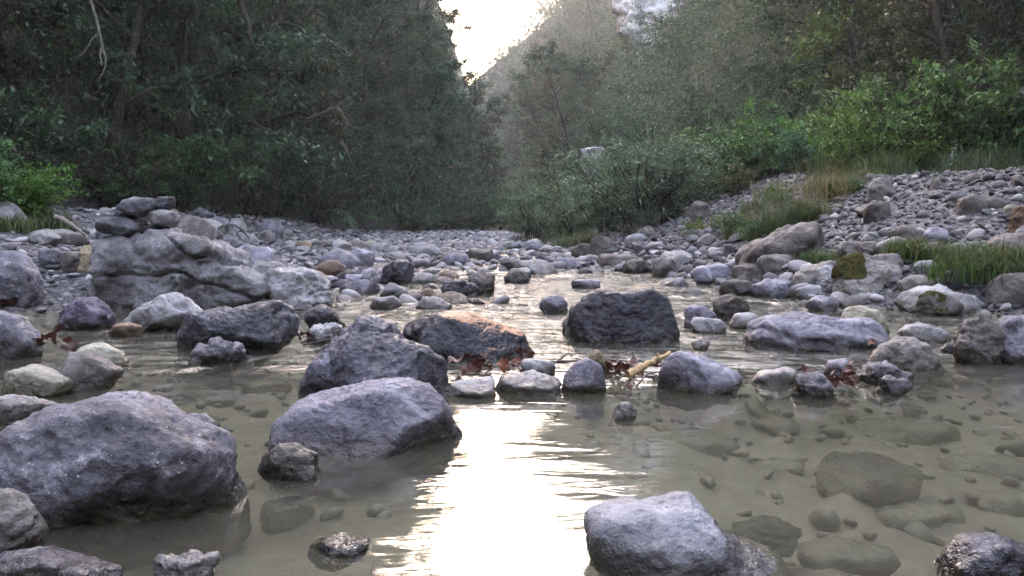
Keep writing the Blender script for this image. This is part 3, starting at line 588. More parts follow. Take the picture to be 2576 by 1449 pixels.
B = [('stone', 'smooth violet-grey stone at the foot of the right bank', 'violet', (1745, 665, 1842, 715)), ('stone', 'brown layered stone right of the smooth violet-grey one', 'brown', (1843, 665, 1960, 718)),
     ('stone', 'dark brown cube-like stone under the long earth-brown boulder', 'brown', (1850, 612, 1922, 675)), ('stone', 'grey-brown stone beside the cube-like one', 'bank', (1905, 640, 1992, 695)),
     ('stone', 'grey rounded stone below the tall grass end', 'bank', (2112, 608, 2172, 652)), ('stone', 'pale oval stone above the moss-capped boulder', 'pale', (2208, 597, 2298, 645)),
     ('stone', 'brown oval stone beside the pale oval one', 'brown', (2158, 608, 2216, 645)), ('slab', 'brown slab behind the pale oval stone', 'brown', (2240, 568, 2322, 625)),
     ('slab', 'flat bluish slab with scratches behind the pale oval stone', 'violet', (2325, 573, 2390, 628)), ('stone', 'white round pebble on the gravel by the earth-brown boulder', 'cream', (2140, 585, 2160, 603)),
     ('stone', 'pale yellow stone right of the pale oval one', 'cream', (2280, 632, 2316, 655)), ('stone', 'dark lichen stone under the bluish slab', 'brown', (2312, 610, 2378, 655)),
     ('stone', 'beige stone uphill of the black oval one', 'bank', (2390, 610, 2442, 650)), ('stone', 'pale knobbly stone behind the tipped-up black one', 'pale', (2300, 655, 2362, 692)),
     ('stone', 'brown-grey boulder low beside the moss-capped one', 'bank', (2262, 690, 2350, 745)), ('stone', 'white-topped stone at the right edge by the stump', 'cream', (2525, 515, 2562, 548)),
     ('stone', 'pale flat stone awash below the moss-capped boulder', 'pale', (2090, 735, 2230, 775)), ('stone', 'grey stone awash left of the pale flat one', 'violet', (2030, 745, 2110, 785)),
     ('stone', 'mossy green-brown stone at the waterline below the violet-grey stone', 'brown', (1810, 705, 1900, 745)), ('stone', 'broad grey stone at the waterline under the brown layered one', 'violet', (1895, 705, 2010, 752)),
     ('stone', 'pale stone between the slanting slab and the water', 'pale', (2000, 715, 2085, 760)), ('stone', 'brown sphere-like stone where the bush meets the gravel', 'brown', (1486, 595, 1545, 640)),
     ('stone', 'brown wedge left of the sphere-like stone', 'brown', (1436, 612, 1492, 650)), ('stone', 'long brown stone on the shore beyond the near-black boulder', 'brown', (1500, 640, 1610, 675)),
     ('stone', 'mossy brown stone at the bend of the right shore', 'brown', (1640, 650, 1705, 700)), ('stone', 'dark stone at the bend of the right shore', 'brown', (1566, 655, 1635, 690)),
     ('stone', 'rust-brown stone left of the upright dark stone', 'rust', (795, 655, 872, 702)), ('stone', 'round purplish stone below the rust-brown one', 'violet', (862, 690, 922, 722)),
     ('stone', 'pale cube left of the upright dark stone', 'pale', (905, 675, 957, 720)), ('stone', 'pale purplish boulder behind the pale cube', 'violet', (862, 625, 945, 672)),
     ('stone', 'brown pointed stone far up the rapids', 'brown', (1178, 625, 1242, 658)), ('stone', 'brown flat stone in the rapids under the right bushes', 'brown', (1260, 655, 1334, 684)),
     ('stone', 'layered violet rock left of the near-black boulder', 'violet', (1356, 742, 1432, 790)), ('stone', 'low violet stone beyond the layered violet rock', 'violet', (1436, 703, 1510, 728)),
     ('stone', 'slate boulder behind the limestone boulder', 'violet', (585, 620, 690, 665)), ('stone', 'yellow stone at the foot of the left wood', 'tan', (740, 606, 785, 630)),
     ('stone', 'grey stone on the left bar between the boulders', 'grey', (95, 625, 152, 680)), ('stone', 'tan stone left of the limestone boulder', 'tan', (185, 615, 262, 690)),
     ('stone', 'brown oval stone beside the tan one on the left bar', 'brown', (150, 632, 205, 690)), ('stone', 'whitish leaning flake on the left bar', 'pale', (205, 690, 265, 735)),
     ('slab', 'flat beige slab at the back of the left bar', 'bank', (95, 545, 190, 580)), ('slab', 'long beige slab under the flat one', 'bank', (60, 580, 215, 615)),
     ('stone', 'pale stone in the jam beside the orange-topped rock', 'pale', (1310, 905, 1400, 955)), ('stone', 'pale wet stone beside the mossy block in the stream', 'pale', (1735, 800, 1830, 840)),
     ('stone', 'small pale stone in the current near the slate-blue dome', 'pale', (1738, 852, 1788, 880)), ('stone', 'brown stone behind the near-black boulder', 'brown', (1415, 800, 1450, 845))]
for i, (nm, lb, mt, b) in enumerate(B):
    hero(nm, lb, 'stone' if nm == 'stone' else 'slab', mt, blob(*b, seed=i, kind=i % 3), depth=.85, p=2.7, res=4, amp=.055+.03*(i % 3 == 1), strata=.06 if 'layered' in lb else 0, seed=200+i)
# the stacked stones: each rests on the boulder or on the stone under it
SY = None
for h_ in HEROES:
    if h_[0] == 'stacked-stone boulder': SY = h_[2]
for i, (lb, mt, ol, dy, dp) in enumerate([
    ('lowest left stone of the stack, a thick grey roll with a pale scratch', 'stack', [(250, 578), (252, 553), (275, 547), (325, 550), (350, 558), (352, 582), (325, 590), (275, 589)], -.12, .9),
    ('black wedge at the right bottom of the stack', 'dark', [(352, 588), (360, 570), (400, 566), (442, 575), (438, 588), (395, 595)], .02, .9),
    ('small dark filler stone inside the stack', 'dark', [(285, 552), (290, 530), (320, 525), (365, 535), (375, 565), (340, 572)], .06, .8),
    ('pale block at the right of the stack under the dark top slab', 'pale', [(372, 552), (378, 535), (410, 528), (440, 532), (446, 555), (440, 572), (400, 566)], -.04, .9),
    ('wide pale top stone of the stack lying slantwise', 'stack', [(296, 522), (318, 505), (345, 497), (380, 499), (388, 512), (378, 530), (350, 546), (318, 536)], -.08, .8),
    ('dark square slab at the top right of the stack', 'dark', [(380, 528), (385, 500), (400, 496), (436, 495), (438, 522), (425, 529)], .04, .8)]):
    hero('stacked_stone', lb, 'stone', mt, ol, depth=dp, p=3.4, res=5, amp=.05, ncut=3, seed=300+i, Yc=SY+dy, sink=0, short='stacked stone')
# ------------------------------------------------------------------ ordinary river stones (copies of a few kinds) and pebbles
def proto_stone(seed, res, squash, ncut, lo, amp, strata=0):
    rng = np.random.default_rng(900+seed); U, F = ICO[res]
    a, fr = cut_planes(rng, ncut, lo, .95); r = np.ones(len(U))
    for n_, f in zip(a, fr):
        dn = U@n_; rp = np.where(dn > 1e-3, f/np.maximum(dn, 1e-3), 1e6); r = (r**-30+rp**-30)**(-1/30)
    V = U*r[:, None]*np.array([1, rng.uniform(.65, .9), squash])
    return roughen(V, F, 2.0, amp, seed*1.7, strata), F
PROTO = []
for s, (sq, nc, lo, am, st) in enumerate([(.62, 12, .62, .05, 0), (.5, 10, .6, .06, 0), (.7, 14, .58, .05, 0), (.38, 9, .6, .05, .03), (.55, 3, .85, .03, 0), (.65, 3, .85, .03, 0), (.45, 13, .55, .07, .04), (.8, 12, .6, .06, 0)]):
    PROTO.append(proto_stone(s, 4, sq, nc+3, lo-.06, am*1.5, st))
PM = {}
def stone_mesh(k, mat):
    if (k, mat) not in PM: PM[(k, mat)] = fast_mesh('river_stone', PROTO[k][0], PROTO[k][1], M[mat], True)
    return PM[(k, mat)]
LOOK = {'violet': 'violet grey', 'grey': 'mid grey', 'pale': 'pale grey', 'bank': 'beige grey', 'brown': 'brown', 'cream': 'cream', 'dark': 'nearly black', 'purple': 'dull purple', 'rust': 'rusty brown'}
SHAPE = ['angular', 'flattish', 'blocky', 'flat', 'rounded', 'egg-shaped', 'splintered flat', 'chunky']
PLACED = [(h[1], h[2], h[3]) for h in HEROES]
GROUPS = {}
def put_stone(x, y, r, rng, mats, zone, group, bury=.3, kset=range(8)):
    k = int(rng.choice(list(kset))); mat = str(rng.choice(mats))
    o = bpy.data.objects.new('river_stone', stone_mesh(k, mat)); link(o)
    z = G(x, y); sq = PROTO[k][0][:, 2].max()*r
    o.location = (x, y, z+sq*(1-2*bury)); o.scale = (r, r*rng.uniform(.85, 1.1), r*rng.uniform(.8, 1.15))
    o.rotation_euler = (rng.normal(0, .22), rng.normal(0, .22), rng.uniform(0, 6.28))
    best = min(HEROES, key=lambda h: math.hypot(h[1]-x, h[2]-y)-h[3]); b = best
    dx, dy = x-b[1], y-b[2]
    side = ('right of' if dx > 0 else 'left of') if abs(dx) > abs(dy)*.8 else ('behind' if dy > 0 else 'in front of')
    size = 'tiny' if r < .07 else 'small' if r < .11 else 'middling' if r < .16 else 'large'
    if math.hypot(dx, dy)-b[3] < .9: place = f'{side} the {b[0]}'
    else: place = zone
    tag(o, ' '.join(f'{size} {LOOK[mat]} {SHAPE[k]} stone {place}'.split()[:16]), 'stone', group, 'thing')
    PLACED.append((x, y, r*.8))
    return o
def free(x, y, r, slack=.85):
    for a, b, c in PLACED:
        if (a-x)**2+(b-y)**2 < ((c+r)*slack)**2: return False
    return True
def in_channel(x, y): return 4.4 < y < 10.2 and abs(x-.75-.02*y) < .62
def visible(x, y, z):
    if y < .8: return False
    px = x/y*PF+PW/2; py = HOR-(z-CAM_H)/y*PF
    return -60 < px < PW+60 and py < PH+60
def scatter(n, xf, yf, rf, mats, zone, group, seed, test=None, bury=.3, tries=60, kset=range(8), slack=.85):
    rng = np.random.default_rng(seed); c = 0
    for _ in range(n*tries):
        if c >= n: break
        y = yf(rng); x = xf(rng, y); r = rf(rng, y)
        z = G(x, y)
        if z > .75: r = min(r, .10)
        if not visible(x, y, z) or not free(x, y, r, slack) or (test and not test(x, y, z)) or in_channel(x, y): continue
        put_stone(x, y, r, rng, mats, zone, group, bury, kset); c += 1
    return c
U_ = lambda a, b: (lambda rng, *_: rng.uniform(a, b))
# rapids: stones standing in the water between the bars, up to the far bend
scatter(96, lambda g, y: g.uniform(L_SHORE(y)-.3, R_SHORE(y)+.3), lambda g: 7.2+24*g.uniform(0, 1)**1.5, lambda g, y: min(g.gamma(3.2, .035)+.05, .34), ['violet', 'violet', 'pale', 'grey', 'brown', 'pale'], 'in the stony rapids far upstream', 'stones in the rapids', 11, bury=.38, slack=.72)
scatter(34, lambda g, y: L_SHORE(y)+g.uniform(-.4, 1.15), lambda g: g.uniform(6.4, 10.5), lambda g, y: g.uniform(.07, .21), ['violet', 'pale', 'grey', 'brown', 'dark', 'rust', 'purple'], 'between the limestone boulder and the channel', 'stones beside the channel', 16, bury=.36, slack=.7)
# left gravel bar
scatter(66, lambda g, y: L_SHORE(y)-g.uniform(-.1, 1)*min(5.2, max(.5, L_SHORE(y)-L_FOOT(y))), lambda g: 4.2+14*g.uniform(0, 1)**1.4, lambda g, y: min(g.gamma(3.6, .040)+.06, .34), ['pale', 'bank', 'pale', 'pale', 'cream', 'violet', 'grey'], 'on the left gravel bar', 'stones of the left gravel bar', 12, bury=.4, slack=.74)
# right bank
def rbank(g, y): return R_SHORE(y)+g.uniform(-.15, 1)**2*3.2
scatter(84, rbank, lambda g: 5.7+13*g.uniform(0, 1)**1.5, lambda g, y: min(g.gamma(3.0, .042)+.05, .34 if y < 8 else .2), ['bank', 'bank', 'brown', 'pale', 'grey', 'bank'], 'on the right stony bank', 'stones of the right bank', 13, bury=.38, slack=.72)
scatter(14, lambda g, y: g.uniform(4.2, 7), lambda g: g.uniform(8.5, 12.5), lambda g, y: g.uniform(.05, .11), ['bank', 'pale', 'brown'], 'on the gravel slope at the right', 'stones of the gravel slope', 14, bury=.35)
# pebbles of the sill between pool and rapids, and little stones in the foreground shallows
scatter(14, lambda g, y: g.uniform(-.3, 2.6), lambda g: g.uniform(3.45, 4.3), lambda g, y: g.uniform(.03, .085), ['violet', 'pale', 'bank', 'grey'], 'in the sill of twigs and leaves', 'pebbles of the sill', 15, bury=.25, slack=.7)

def pebble_field(name, n, gen, lo, hi, seed, mat, kind='stuff'):
    rng = np.random.default_rng(seed); U, F = ICO[2]; protos = []
    for k in range(8):
        a, fr = cut_planes(rng, 7, .6, .95); r = np.ones(len(U))
        for n_, f in zip(a, fr):
            dn = U@n_; r = np.minimum(r, np.where(dn > 1e-3, f/np.maximum(dn, 1e-3), 9))
        protos.append(U*r[:, None]*np.array([1, rng.uniform(.6, .95), rng.uniform(.35, .75)]))
    x, y = gen(rng, n*3); z = ground(x, y, True)
    ok = ~((y > 4.4) & (y < 10.4) & (np.abs(x-.75-.02*y) < .75*(1-.02*y))) & (y > .9) & (np.abs(x/np.maximum(y, .1)) < .62); x, y, z = x[ok][:n], y[ok][:n], z[ok][:n]; n = len(x)
    s = np.clip(rng.gamma(2.2, (hi-lo)/4.5, n)+lo, lo, hi*1.5)*(.85+.02*y)
    Vs = []; th = rng.uniform(0, 6.28, n); k = rng.integers(0, 8, n); tx, ty = rng.normal(0, .25, n), rng.normal(0, .25, n)
    P = np.array(protos)[k]*s[:, None, None]
    c, sn = np.cos(th)[:, None], np.sin(th)[:, None]
    X, Y = P[:, :, 0]*c-P[:, :, 1]*sn, P[:, :, 0]*sn+P[:, :, 1]*c
    Z = P[:, :, 2]+X*tx[:, None]+Y*ty[:, None]
    V = np.stack([X+x[:, None], Y+y[:, None], Z+(z+s*.18)[:, None]], -1).reshape(-1, 3)
    FF = (F[None]+(np.arange(n)*len(U))[:, None, None]).reshape(-1, 3)
    tint = np.repeat(rng.uniform(0, 1, n), len(U))
    o = mesh_obj(name, fast_mesh(name, V, FF, mat, False, {'tint': tint}))
    return tag(o, kind=kind)
def pebble_mat(name, a, b, c):
    m, N = new_mat(name); f = N('ShaderNodeAttribute', attribute_name='tint').outputs['Fac']
    P = N('ShaderNodeNewGeometry').outputs['Position']; mid = N.noise(P, 30, 4, .7)
    col = N.mix(N.ramp(f, 0, .7), c4(a), c4(b)); col = N.mix(N.ramp(f, .8, 1), col, c4(c))
    col = N.mix(N.math('MULTIPLY', N.ramp(mid, .5, .7), .35), col, c4(a))
    z = N('ShaderNodeSeparateXYZ', {0: P}).outputs[2]; wet = N.ramp(z, .05, .0)
    col = N.mix(wet, col, N.mix(1.0, col, (.55, .52, .48, 1), 'MULTIPLY')); col = N.mix(N.math('MULTIPLY', N.ramp(z, -.03, -.08), .7), col, (.185, .165, .115, 1))
    bp = N('ShaderNodeBump', {'Strength': .6, 'Distance': .01, 'Height': mid}).outputs[0]
    N('ShaderNodeOutputMaterial', {0: N('ShaderNodeBsdfPrincipled', {'Base Color': col, 'Roughness': N.math('SUBTRACT', .7, N.math('MULTIPLY', wet, .35)), 'Specular IOR Level': .35, 'Normal': bp}).outputs[0]}); return m
PMAT = pebble_mat('mixed_pebbles', (.085, .076, .082), (.235, .218, .226), (.46, .43, .43))
PMAT2 = pebble_mat('dark_gravel', (.042, .038, .042), (.110, .100, .102), (.36, .34, .33))
def g_left(r, n):
    y = 4+36*r.uniform(0, 1, n)**1.6; x = L_SHORE(y)-r.uniform(-.05, 1, n)*np.clip(L_SHORE(y)-L_FOOT(y), .3, 6.); return x, y
def g_mid(r, n):
    y = 6.5+34*r.uniform(0, 1, n)**1.2; x = L_SHORE(y)-.4+r.uniform(0, 1, n)*(R_SHORE(y)-L_SHORE(y)+.9); return x, y
def g_right(r, n):
    y = 5.6+15*r.uniform(0, 1, n)**1.3; x = R_SHORE(y)+r.uniform(-.1, 1, n)*np.clip(R_FOOT(y)-R_SHORE(y)-1., .5, 5.5); return x, y
def g_sill(r, n):
    y = r.normal(3.72, .18, n); x = r.uniform(-.4, 2.7, n); return x, y+.1*x
def g_bed(r, n):
    y = r.uniform(1.2, 5.5, n); return r.uniform(-3, 3.2, n), y
pebble_field('pebbles', 5000, g_left, .018, .075, 21, PMAT)
pebble_field('pebbles', 3000, g_mid, .03, .10, 22, PMAT)
pebble_field('pebbles', 11000, g_right, .010, .046, 23, PMAT2)
pebble_field('pebbles', 420, g_sill, .012, .035, 24, PMAT)
pebble_field('pebbles', 900, g_bed, .012, .05, 25, PMAT)
# ------------------------------------------------------------------ plants
class Tubes:
    def __init__(s): s.V = []; s.F = []; s.n = 0
    def add(s, pts, radii, k=6):
        pts = np.asarray(pts, float); n = len(pts); T = np.gradient(pts, axis=0); T /= np.linalg.norm(T, axis=1)[:, None]+1e-9
        ref = np.array([.31, .87, .38]); A = np.cross(T, ref); A /= np.linalg.norm(A, axis=1)[:, None]+1e-9; B = np.cross(T, A)
        a = np.linspace(0, 2*np.pi, k, endpoint=False)
        R = np.asarray(radii, float)[:, None, None]
        V = pts[:, None]+R*(np.cos(a)[None, :, None]*A[:, None]+np.sin(a)[None, :, None]*B[:, None])
        s.V.append(V.reshape(-1, 3)); i = np.arange(n-1)[:, None]*k; j = np.arange(k)[None]
        q = np.stack([i+j, i+(j+1) % k, i+k+(j+1) % k, i+k+j], -1).reshape(-1, 4)+s.n
        s.F.append(q); s.n += n*k
        # closed tip
        s.V.append(pts[-1:]+T[-1:]*radii[-1]); b = s.n-k
        s.F.append(np.stack([b+np.arange(k), b+(np.arange(k)+1) % k, np.full(k, s.n), np.full(k, s.n)], -1)); s.n += 1
    def mesh(s, name, mat):
        V = np.concatenate(s.V); F = np.concatenate(s.F); q = F[:, 2] != F[:, 3]
        return fast_mesh(name, V, [F[q], F[~q][:, :3]], mat, True)
def leaves_arrays(P, D, Nn, ln, wd, fold=.18):
    """diamond leaves: base P, direction D, face normal Nn"""
    D = D/(np.linalg.norm(D, axis=1)[:, None]+1e-9); S = np.cross(D, Nn); S /= np.linalg.norm(S, axis=1)[:, None]+1e-9; Nn = np.cross(S, D)
    ln, wd = np.asarray(ln)[:, None], np.asarray(wd)[:, None]
    mid = P+D*ln*.45
    V = np.stack([P, mid+S*wd*.5+Nn*wd*fold, P+D*ln-Nn*ln*.08, mid-S*wd*.5+Nn*wd*fold], 1)
    return V.reshape(-1, 3)
def leaf_mesh(name, V, tint, mat):
    n = len(V)//4; F = np.arange(n*4).reshape(n, 4)
    return fast_mesh(name, V, F, mat, False, {'tint': np.repeat(tint, 4)})
def unit(v): return v/(np.linalg.norm(v)+1e-9)

def make_tree(seed, h, spread, leaf, nleaf, mat, wid=.5, limbs=13, droop=.25, low=.22, lean=(.25, 0), bare=0, dens=1.0, wood='bark'):
    r = np.random.default_rng(seed); tb = Tubes(); bt = None
    n = 9; t = np.linspace(0, 1, n)
    tr = np.stack([lean[0]*h*t**1.5+.05*h*np.cumsum(r.normal(0, .25, n))*t, lean[1]*h*t**1.5+.05*h*np.cumsum(r.normal(0, .25, n))*t, h*t*.93-.4], 1)
    tb.add(tr, .035*h*(1-t*.88)*.55+.008, 7)
    LP, LD = [], []
    for i in range(limbs):
        f = low+(1-low)*(i+.5*r.uniform())/limbs; f = min(f, .98); p0 = np.array([np.interp(f, t, tr[:, k]) for k in range(3)])
        az = i*2.4+r.uniform(-.5, .5); L = spread*(1.05-.62*abs(f-.42)**1.2*1.2)*r.uniform(.65, 1.1)
        el = r.uniform(.05, .5)+.5*f
        d = np.array([math.cos(az)*math.cos(el), math.sin(az)*math.cos(el), math.sin(el)])
        s = np.linspace(0, 1, 6); pts = p0+d*L*s[:, None]+np.array([0, 0, -droop*L])*(s**2)[:, None]+r.normal(0, .04*L, (6, 3))*s[:, None]
        tb.add(pts, .013*h*(1-f*.6)*(1-s*.85)*.7+.004, 5)
        for j in range(int(r.integers(4, 7))):
            g = r.uniform(.3, 1.0); q0 = np.array([np.interp(g, s, pts[:, k]) for k in range(3)])
            dd = unit(d*.6+r.normal(0, .6, 3)+np.array([0, 0, .12])); l2 = L*r.uniform(.28, .55)
            s2 = np.linspace(0, 1, 4); tw = q0+dd*l2*s2[:, None]+np.array([0, 0, -droop*l2])*(s2**2)[:, None]
            tb.add(tw, (.006+.002*h*.4)*(1-s2*.8), 4)
            m = int(nleaf*r.uniform(.5, 1.5)/(limbs*5.5)*dens); u = r.uniform(.1, 1.05, m)
            base = np.stack([np.interp(u, s2, tw[:, k]) for k in range(3)], 1)+r.normal(0, .10*l2+.04, (m, 3))*np.array([1, 1, .62])
            LP.append(base); LD.append(np.tile(dd, (m, 1))*.5+r.normal(0, .6, (m, 3))+np.array([0, 0, -.25]))
    P, D = np.concatenate(LP), np.concatenate(LD); m = len(P)
    Nn = r.normal(0, .45, (m, 3))+np.array([0, 0, 1.0]); ln = leaf*r.uniform(.6, 1.35, m)
    return tb.mesh('trunk', M[wood]), leaf_mesh('crown', leaves_arrays(P, D, Nn, ln, ln*wid), r.uniform(0, 1, m), LM[mat])

def make_bush(seed, h, spread, leaf, nleaf, mat, wid=.4, stems=14, pinnate=False, droop=.35, wood='bark'):
    r = np.random.default_rng(seed); tb = Tubes(); LP, LD, LN = [], [], []
    for i in range(stems):
        az = i*2.4+r.uniform(-.4, .4); out = r.uniform(.15, 1)*spread; H = h*r.uniform(.55, 1.05)*(1-.25*out/spread)
        s = np.linspace(0, 1, 8); b = np.array([math.cos(az), math.sin(az), 0])*.12*spread*r.uniform(0, 1)
        pts = b+np.stack([math.cos(az)*out*s**1.5, math.sin(az)*out*s**1.5, H*s-droop*.3*H*s**3], 1)+r.normal(0, .025*h, (8, 3))*s[:, None]
        pts[0, 2] = -.15
        tb.add(pts, .008*h**.6*(1.1-s)+.003, 5)
        for j in range(int(r.integers(6, 10))):
            g = r.uniform(.18, 1.0); q0 = np.array([np.interp(g, s, pts[:, k]) for k in range(3)])
            a2 = r.uniform(0, 6.28); dd = unit(np.array([math.cos(a2), math.sin(a2), r.uniform(-.1, .8)])); l2 = h*r.uniform(.12, .28)
            s2 = np.linspace(0, 1, 4); tw = q0+dd*l2*s2[:, None]+np.array([0, 0, -droop*l2])*(s2**2)[:, None]
            tb.add(tw, .0035*(1.1-s2), 4)
            m = max(3, int(nleaf/(stems*8)*r.uniform(.6, 1.4)))
            if pinnate:
                u = np.repeat(np.linspace(.12, 1, (m+1)//2), 2)[:m]; side = np.cross(dd, [0, 0, 1]); sg = np.where(np.arange(m) % 2, 1, -1)[:, None]
                base = np.stack([np.interp(u, s2, tw[:, k]) for k in range(3)], 1); dirs = side*sg+dd*.55+np.array([0, 0, -.15]); nn = np.tile([0, 0, 1.], (m, 1))+r.normal(0, .2, (m, 3))
            else:
                u = r.uniform(0.05, 1.1, m); base = np.stack([np.interp(u, s2, tw[:, k]) for k in range(3)], 1)+r.normal(0, .03*h*.5, (m, 3))
                dirs = dd*.6+r.normal(0, .55, (m, 3)); nn = r.normal(0, .4, (m, 3))+np.array([0, 0, 1.])
            LP.append(base); LD.append(dirs); LN.append(nn)
    P, D, Nn = np.concatenate(LP), np.concatenate(LD), np.concatenate(LN); m = len(P); ln = leaf*r.uniform(.6, 1.3, m)
    return tb.mesh('stems', M[wood]), leaf_mesh('foliage', leaves_arrays(P, D, Nn, ln, ln*wid), r.uniform(0, 1, m), LM[mat])

def make_fern(seed, L, fronds, mat='fern', droop=.7):
    r = np.random.default_rng(seed); V, T = [], []
    for i in range(fronds):
        az = i*2.4+r.uniform(-.3, .3); l = L*r.uniform(.7, 1.1); s = np.linspace(.08, 1, 16); el = r.uniform(.5, 1.1)
        ax = np.stack([math.cos(az)*l*s*math.cos(el*.6), math.sin(az)*l*s*math.cos(el*.6), l*(math.sin(el)*s-droop*s**2)], 1)
        d = np.gradient(ax, axis=0); side = np.cross(d, [0, 0, 1]); side /= np.linalg.norm(side, axis=1)[:, None]+1e-9
        wl = l*.22*np.sin(np.pi*np.clip(s*.95+.05, 0, 1))**.8
        for sg in (1, -1):
            V.append(leaves_arrays(ax, side*sg+d/np.linalg.norm(d, axis=1)[:, None]*.35+np.array([0, 0, -.1]), np.tile([0, 0, 1.], (16, 1))+r.normal(0, .15, (16, 3)), wl+.01, np.full(16, l*.055)))
            T.append(np.full(16, r.uniform()))
    return leaf_mesh('fronds', np.concatenate(V), np.concatenate(T), LM[mat])
def make_grass(seed, h, n, spread, mat='grass', lean=.5, wid=.011):
    r = np.random.default_rng(seed); b = np.clip(r.normal(0, spread*.5, (n, 2)), -spread*.85, spread*.85); az = r.uniform(0, 6.28, n); hh = h*r.uniform(.45, 1.1, n); ben = lean*r.uniform(.3, 1.3, n)
    V = []; w = wid*r.uniform(.6, 1.3, n)
    s = np.array([0, .4, .75, 1.0])
    px = b[:, :1]+np.cos(az)[:, None]*hh[:, None]*ben[:, None]*s**2; py = b[:, 1:]+np.sin(az)[:, None]*hh[:, None]*ben[:, None]*s**2; pz = hh[:, None]*(s-.35*ben[:, None]*s**3)-.04*(s == 0)
    ww = w[:, None]*np.array([1, .9, .6, .06]); sx, sy = -np.sin(az)[:, None]*ww, np.cos(az)[:, None]*ww
    Lf = np.stack([px+sx, py+sy, pz], -1); Rt = np.stack([px-sx, py-sy, pz], -1)
    V = np.stack([Lf, Rt], 2).reshape(-1, 3); i = np.arange(n)[:, None]*8+np.arange(3)[None]*2
    F = np.stack([i, i+1, i+3, i+2], -1).reshape(-1, 4)
    return fast_mesh('blades', V, F, LM[mat], True, {'tint': np.repeat(r.uniform(0, 1, n), 8)})
def make_drape(seed, L, strands, leaf, mat='vine', width=1.2):
    r = np.random.default_rng(seed); tb = Tubes(); LP = []
    for i in range(strands):
        x = r.uniform(-width, width); l = L*r.uniform(.4, 1.05); s = np.linspace(0, 1, 7)
        pts = np.stack([x+r.normal(0, .05, 7).cumsum()*.5, r.normal(0, .12)+.35*np.sin(s*1.6)+r.normal(0, .03, 7), -l*s], 1)
        tb.add(pts, .006*(1.15-s), 4)
        m = int(26*l); u = r.uniform(0, 1, m); LP.append(np.stack([np.interp(u, s, pts[:, k]) for k in range(3)], 1)+r.normal(0, .07, (m, 3)))
    P = np.concatenate(LP); m = len(P); D = r.normal(0, .4, (m, 3))+np.array([0, .35, -.8]); Nn = r.normal(0, .4, (m, 3))+np.array([0, 1, .8]); ln = leaf*r.uniform(.6, 1.3, m)
    return tb.mesh('stems', M['twig']), leaf_mesh('foliage', leaves_arrays(P, D, Nn, ln, ln*.5), r.uniform(0, 1, m), LM[mat])

# ---- kinds -------------------------------------------------------------------------------
TREES = {  # kind: (root name, label stem, part meshes)
 'dark': [make_tree(31+i, 6.5+i*.8, 2.3, .115, 13500, 'dark', .48, limbs=15, lean=(.22, -.1)) for i in range(2)],
 'brown': [make_tree(41+i, 6.2+i, 2.1, .10, 9500, 'brown', .45, limbs=14, droop=.35, lean=(.3, -.1)) for i in range(2)],
 'grey': [make_tree(51+i, 7.0+i*.6, 2.2, .095, 15000, 'grey', .45, limbs=16, lean=(.2, -.05)) for i in range(2)],
 'blue': [make_tree(61, 5.5, 2.0, .13, 9000, 'blue', .45, limbs=13, droop=.4, lean=(.35, -.2))],
 'olive': [make_tree(71, 6.0, 2.2, .13, 8000, 'olive', .6, limbs=13, lean=(-.2, -.2))],
 'rust': [make_tree(76, 6.5, 2.1, .095, 9000, 'rustleaves', .45, limbs=14, lean=(-.1, 0))],
}
TL = {'dark': 'dense dark evergreen tree', 'brown': 'thin dull brown tree', 'grey': 'grey green broadleaf tree', 'blue': 'blue green drooping tree', 'olive': 'yellowish green tree', 'rust': 'russet autumn tree'}
BUSHES = {
 'dark': [make_bush(81+i, 1.7, 1.3, .085, 4600, 'dark', .5) for i in range(2)],
 'brown': [make_bush(84, 1.6, 1.3, .075, 3600, 'brown', .45)],
 'willow': [make_bush(86+i, 2.2, 1.5, .105, 4600, 'willow', .30, stems=20) for i in range(2)],
 'bright': [make_bush(88+i, 1.9, 1.15, .092, 3600, 'bright', .40, stems=20, droop=.25) for i in range(2)],
 'green': [make_bush(90, 1.7, 1.3, .10, 4200, 'fern', .42, stems=18)],
 'olive': [make_bush(91, 1.4, 1.1, .10, 2200, 'olive', .5)],
}
BL = {'dark': 'dark leafy bush', 'brown': 'dull brown bush', 'willow': 'silvery grey willow bush', 'bright': 'bright green bush with upright stems', 'green': 'fresh green bush', 'olive': 'yellowish green bush'}
FERN = [make_fern(95, .75, 11), make_fern(96, .6, 9)]
GRASS = [make_grass(97, .55, 300, .5, lean=.75, wid=.0055), make_grass(98, .30, 300, .42, lean=.9, wid=.0055), make_grass(99, .75, 60, .45, 'straw', .9, wid=.004)]
DRAPE = [make_drape(101, 2.6, 30, .07), make_drape(102, 1.8, 26, .065)]

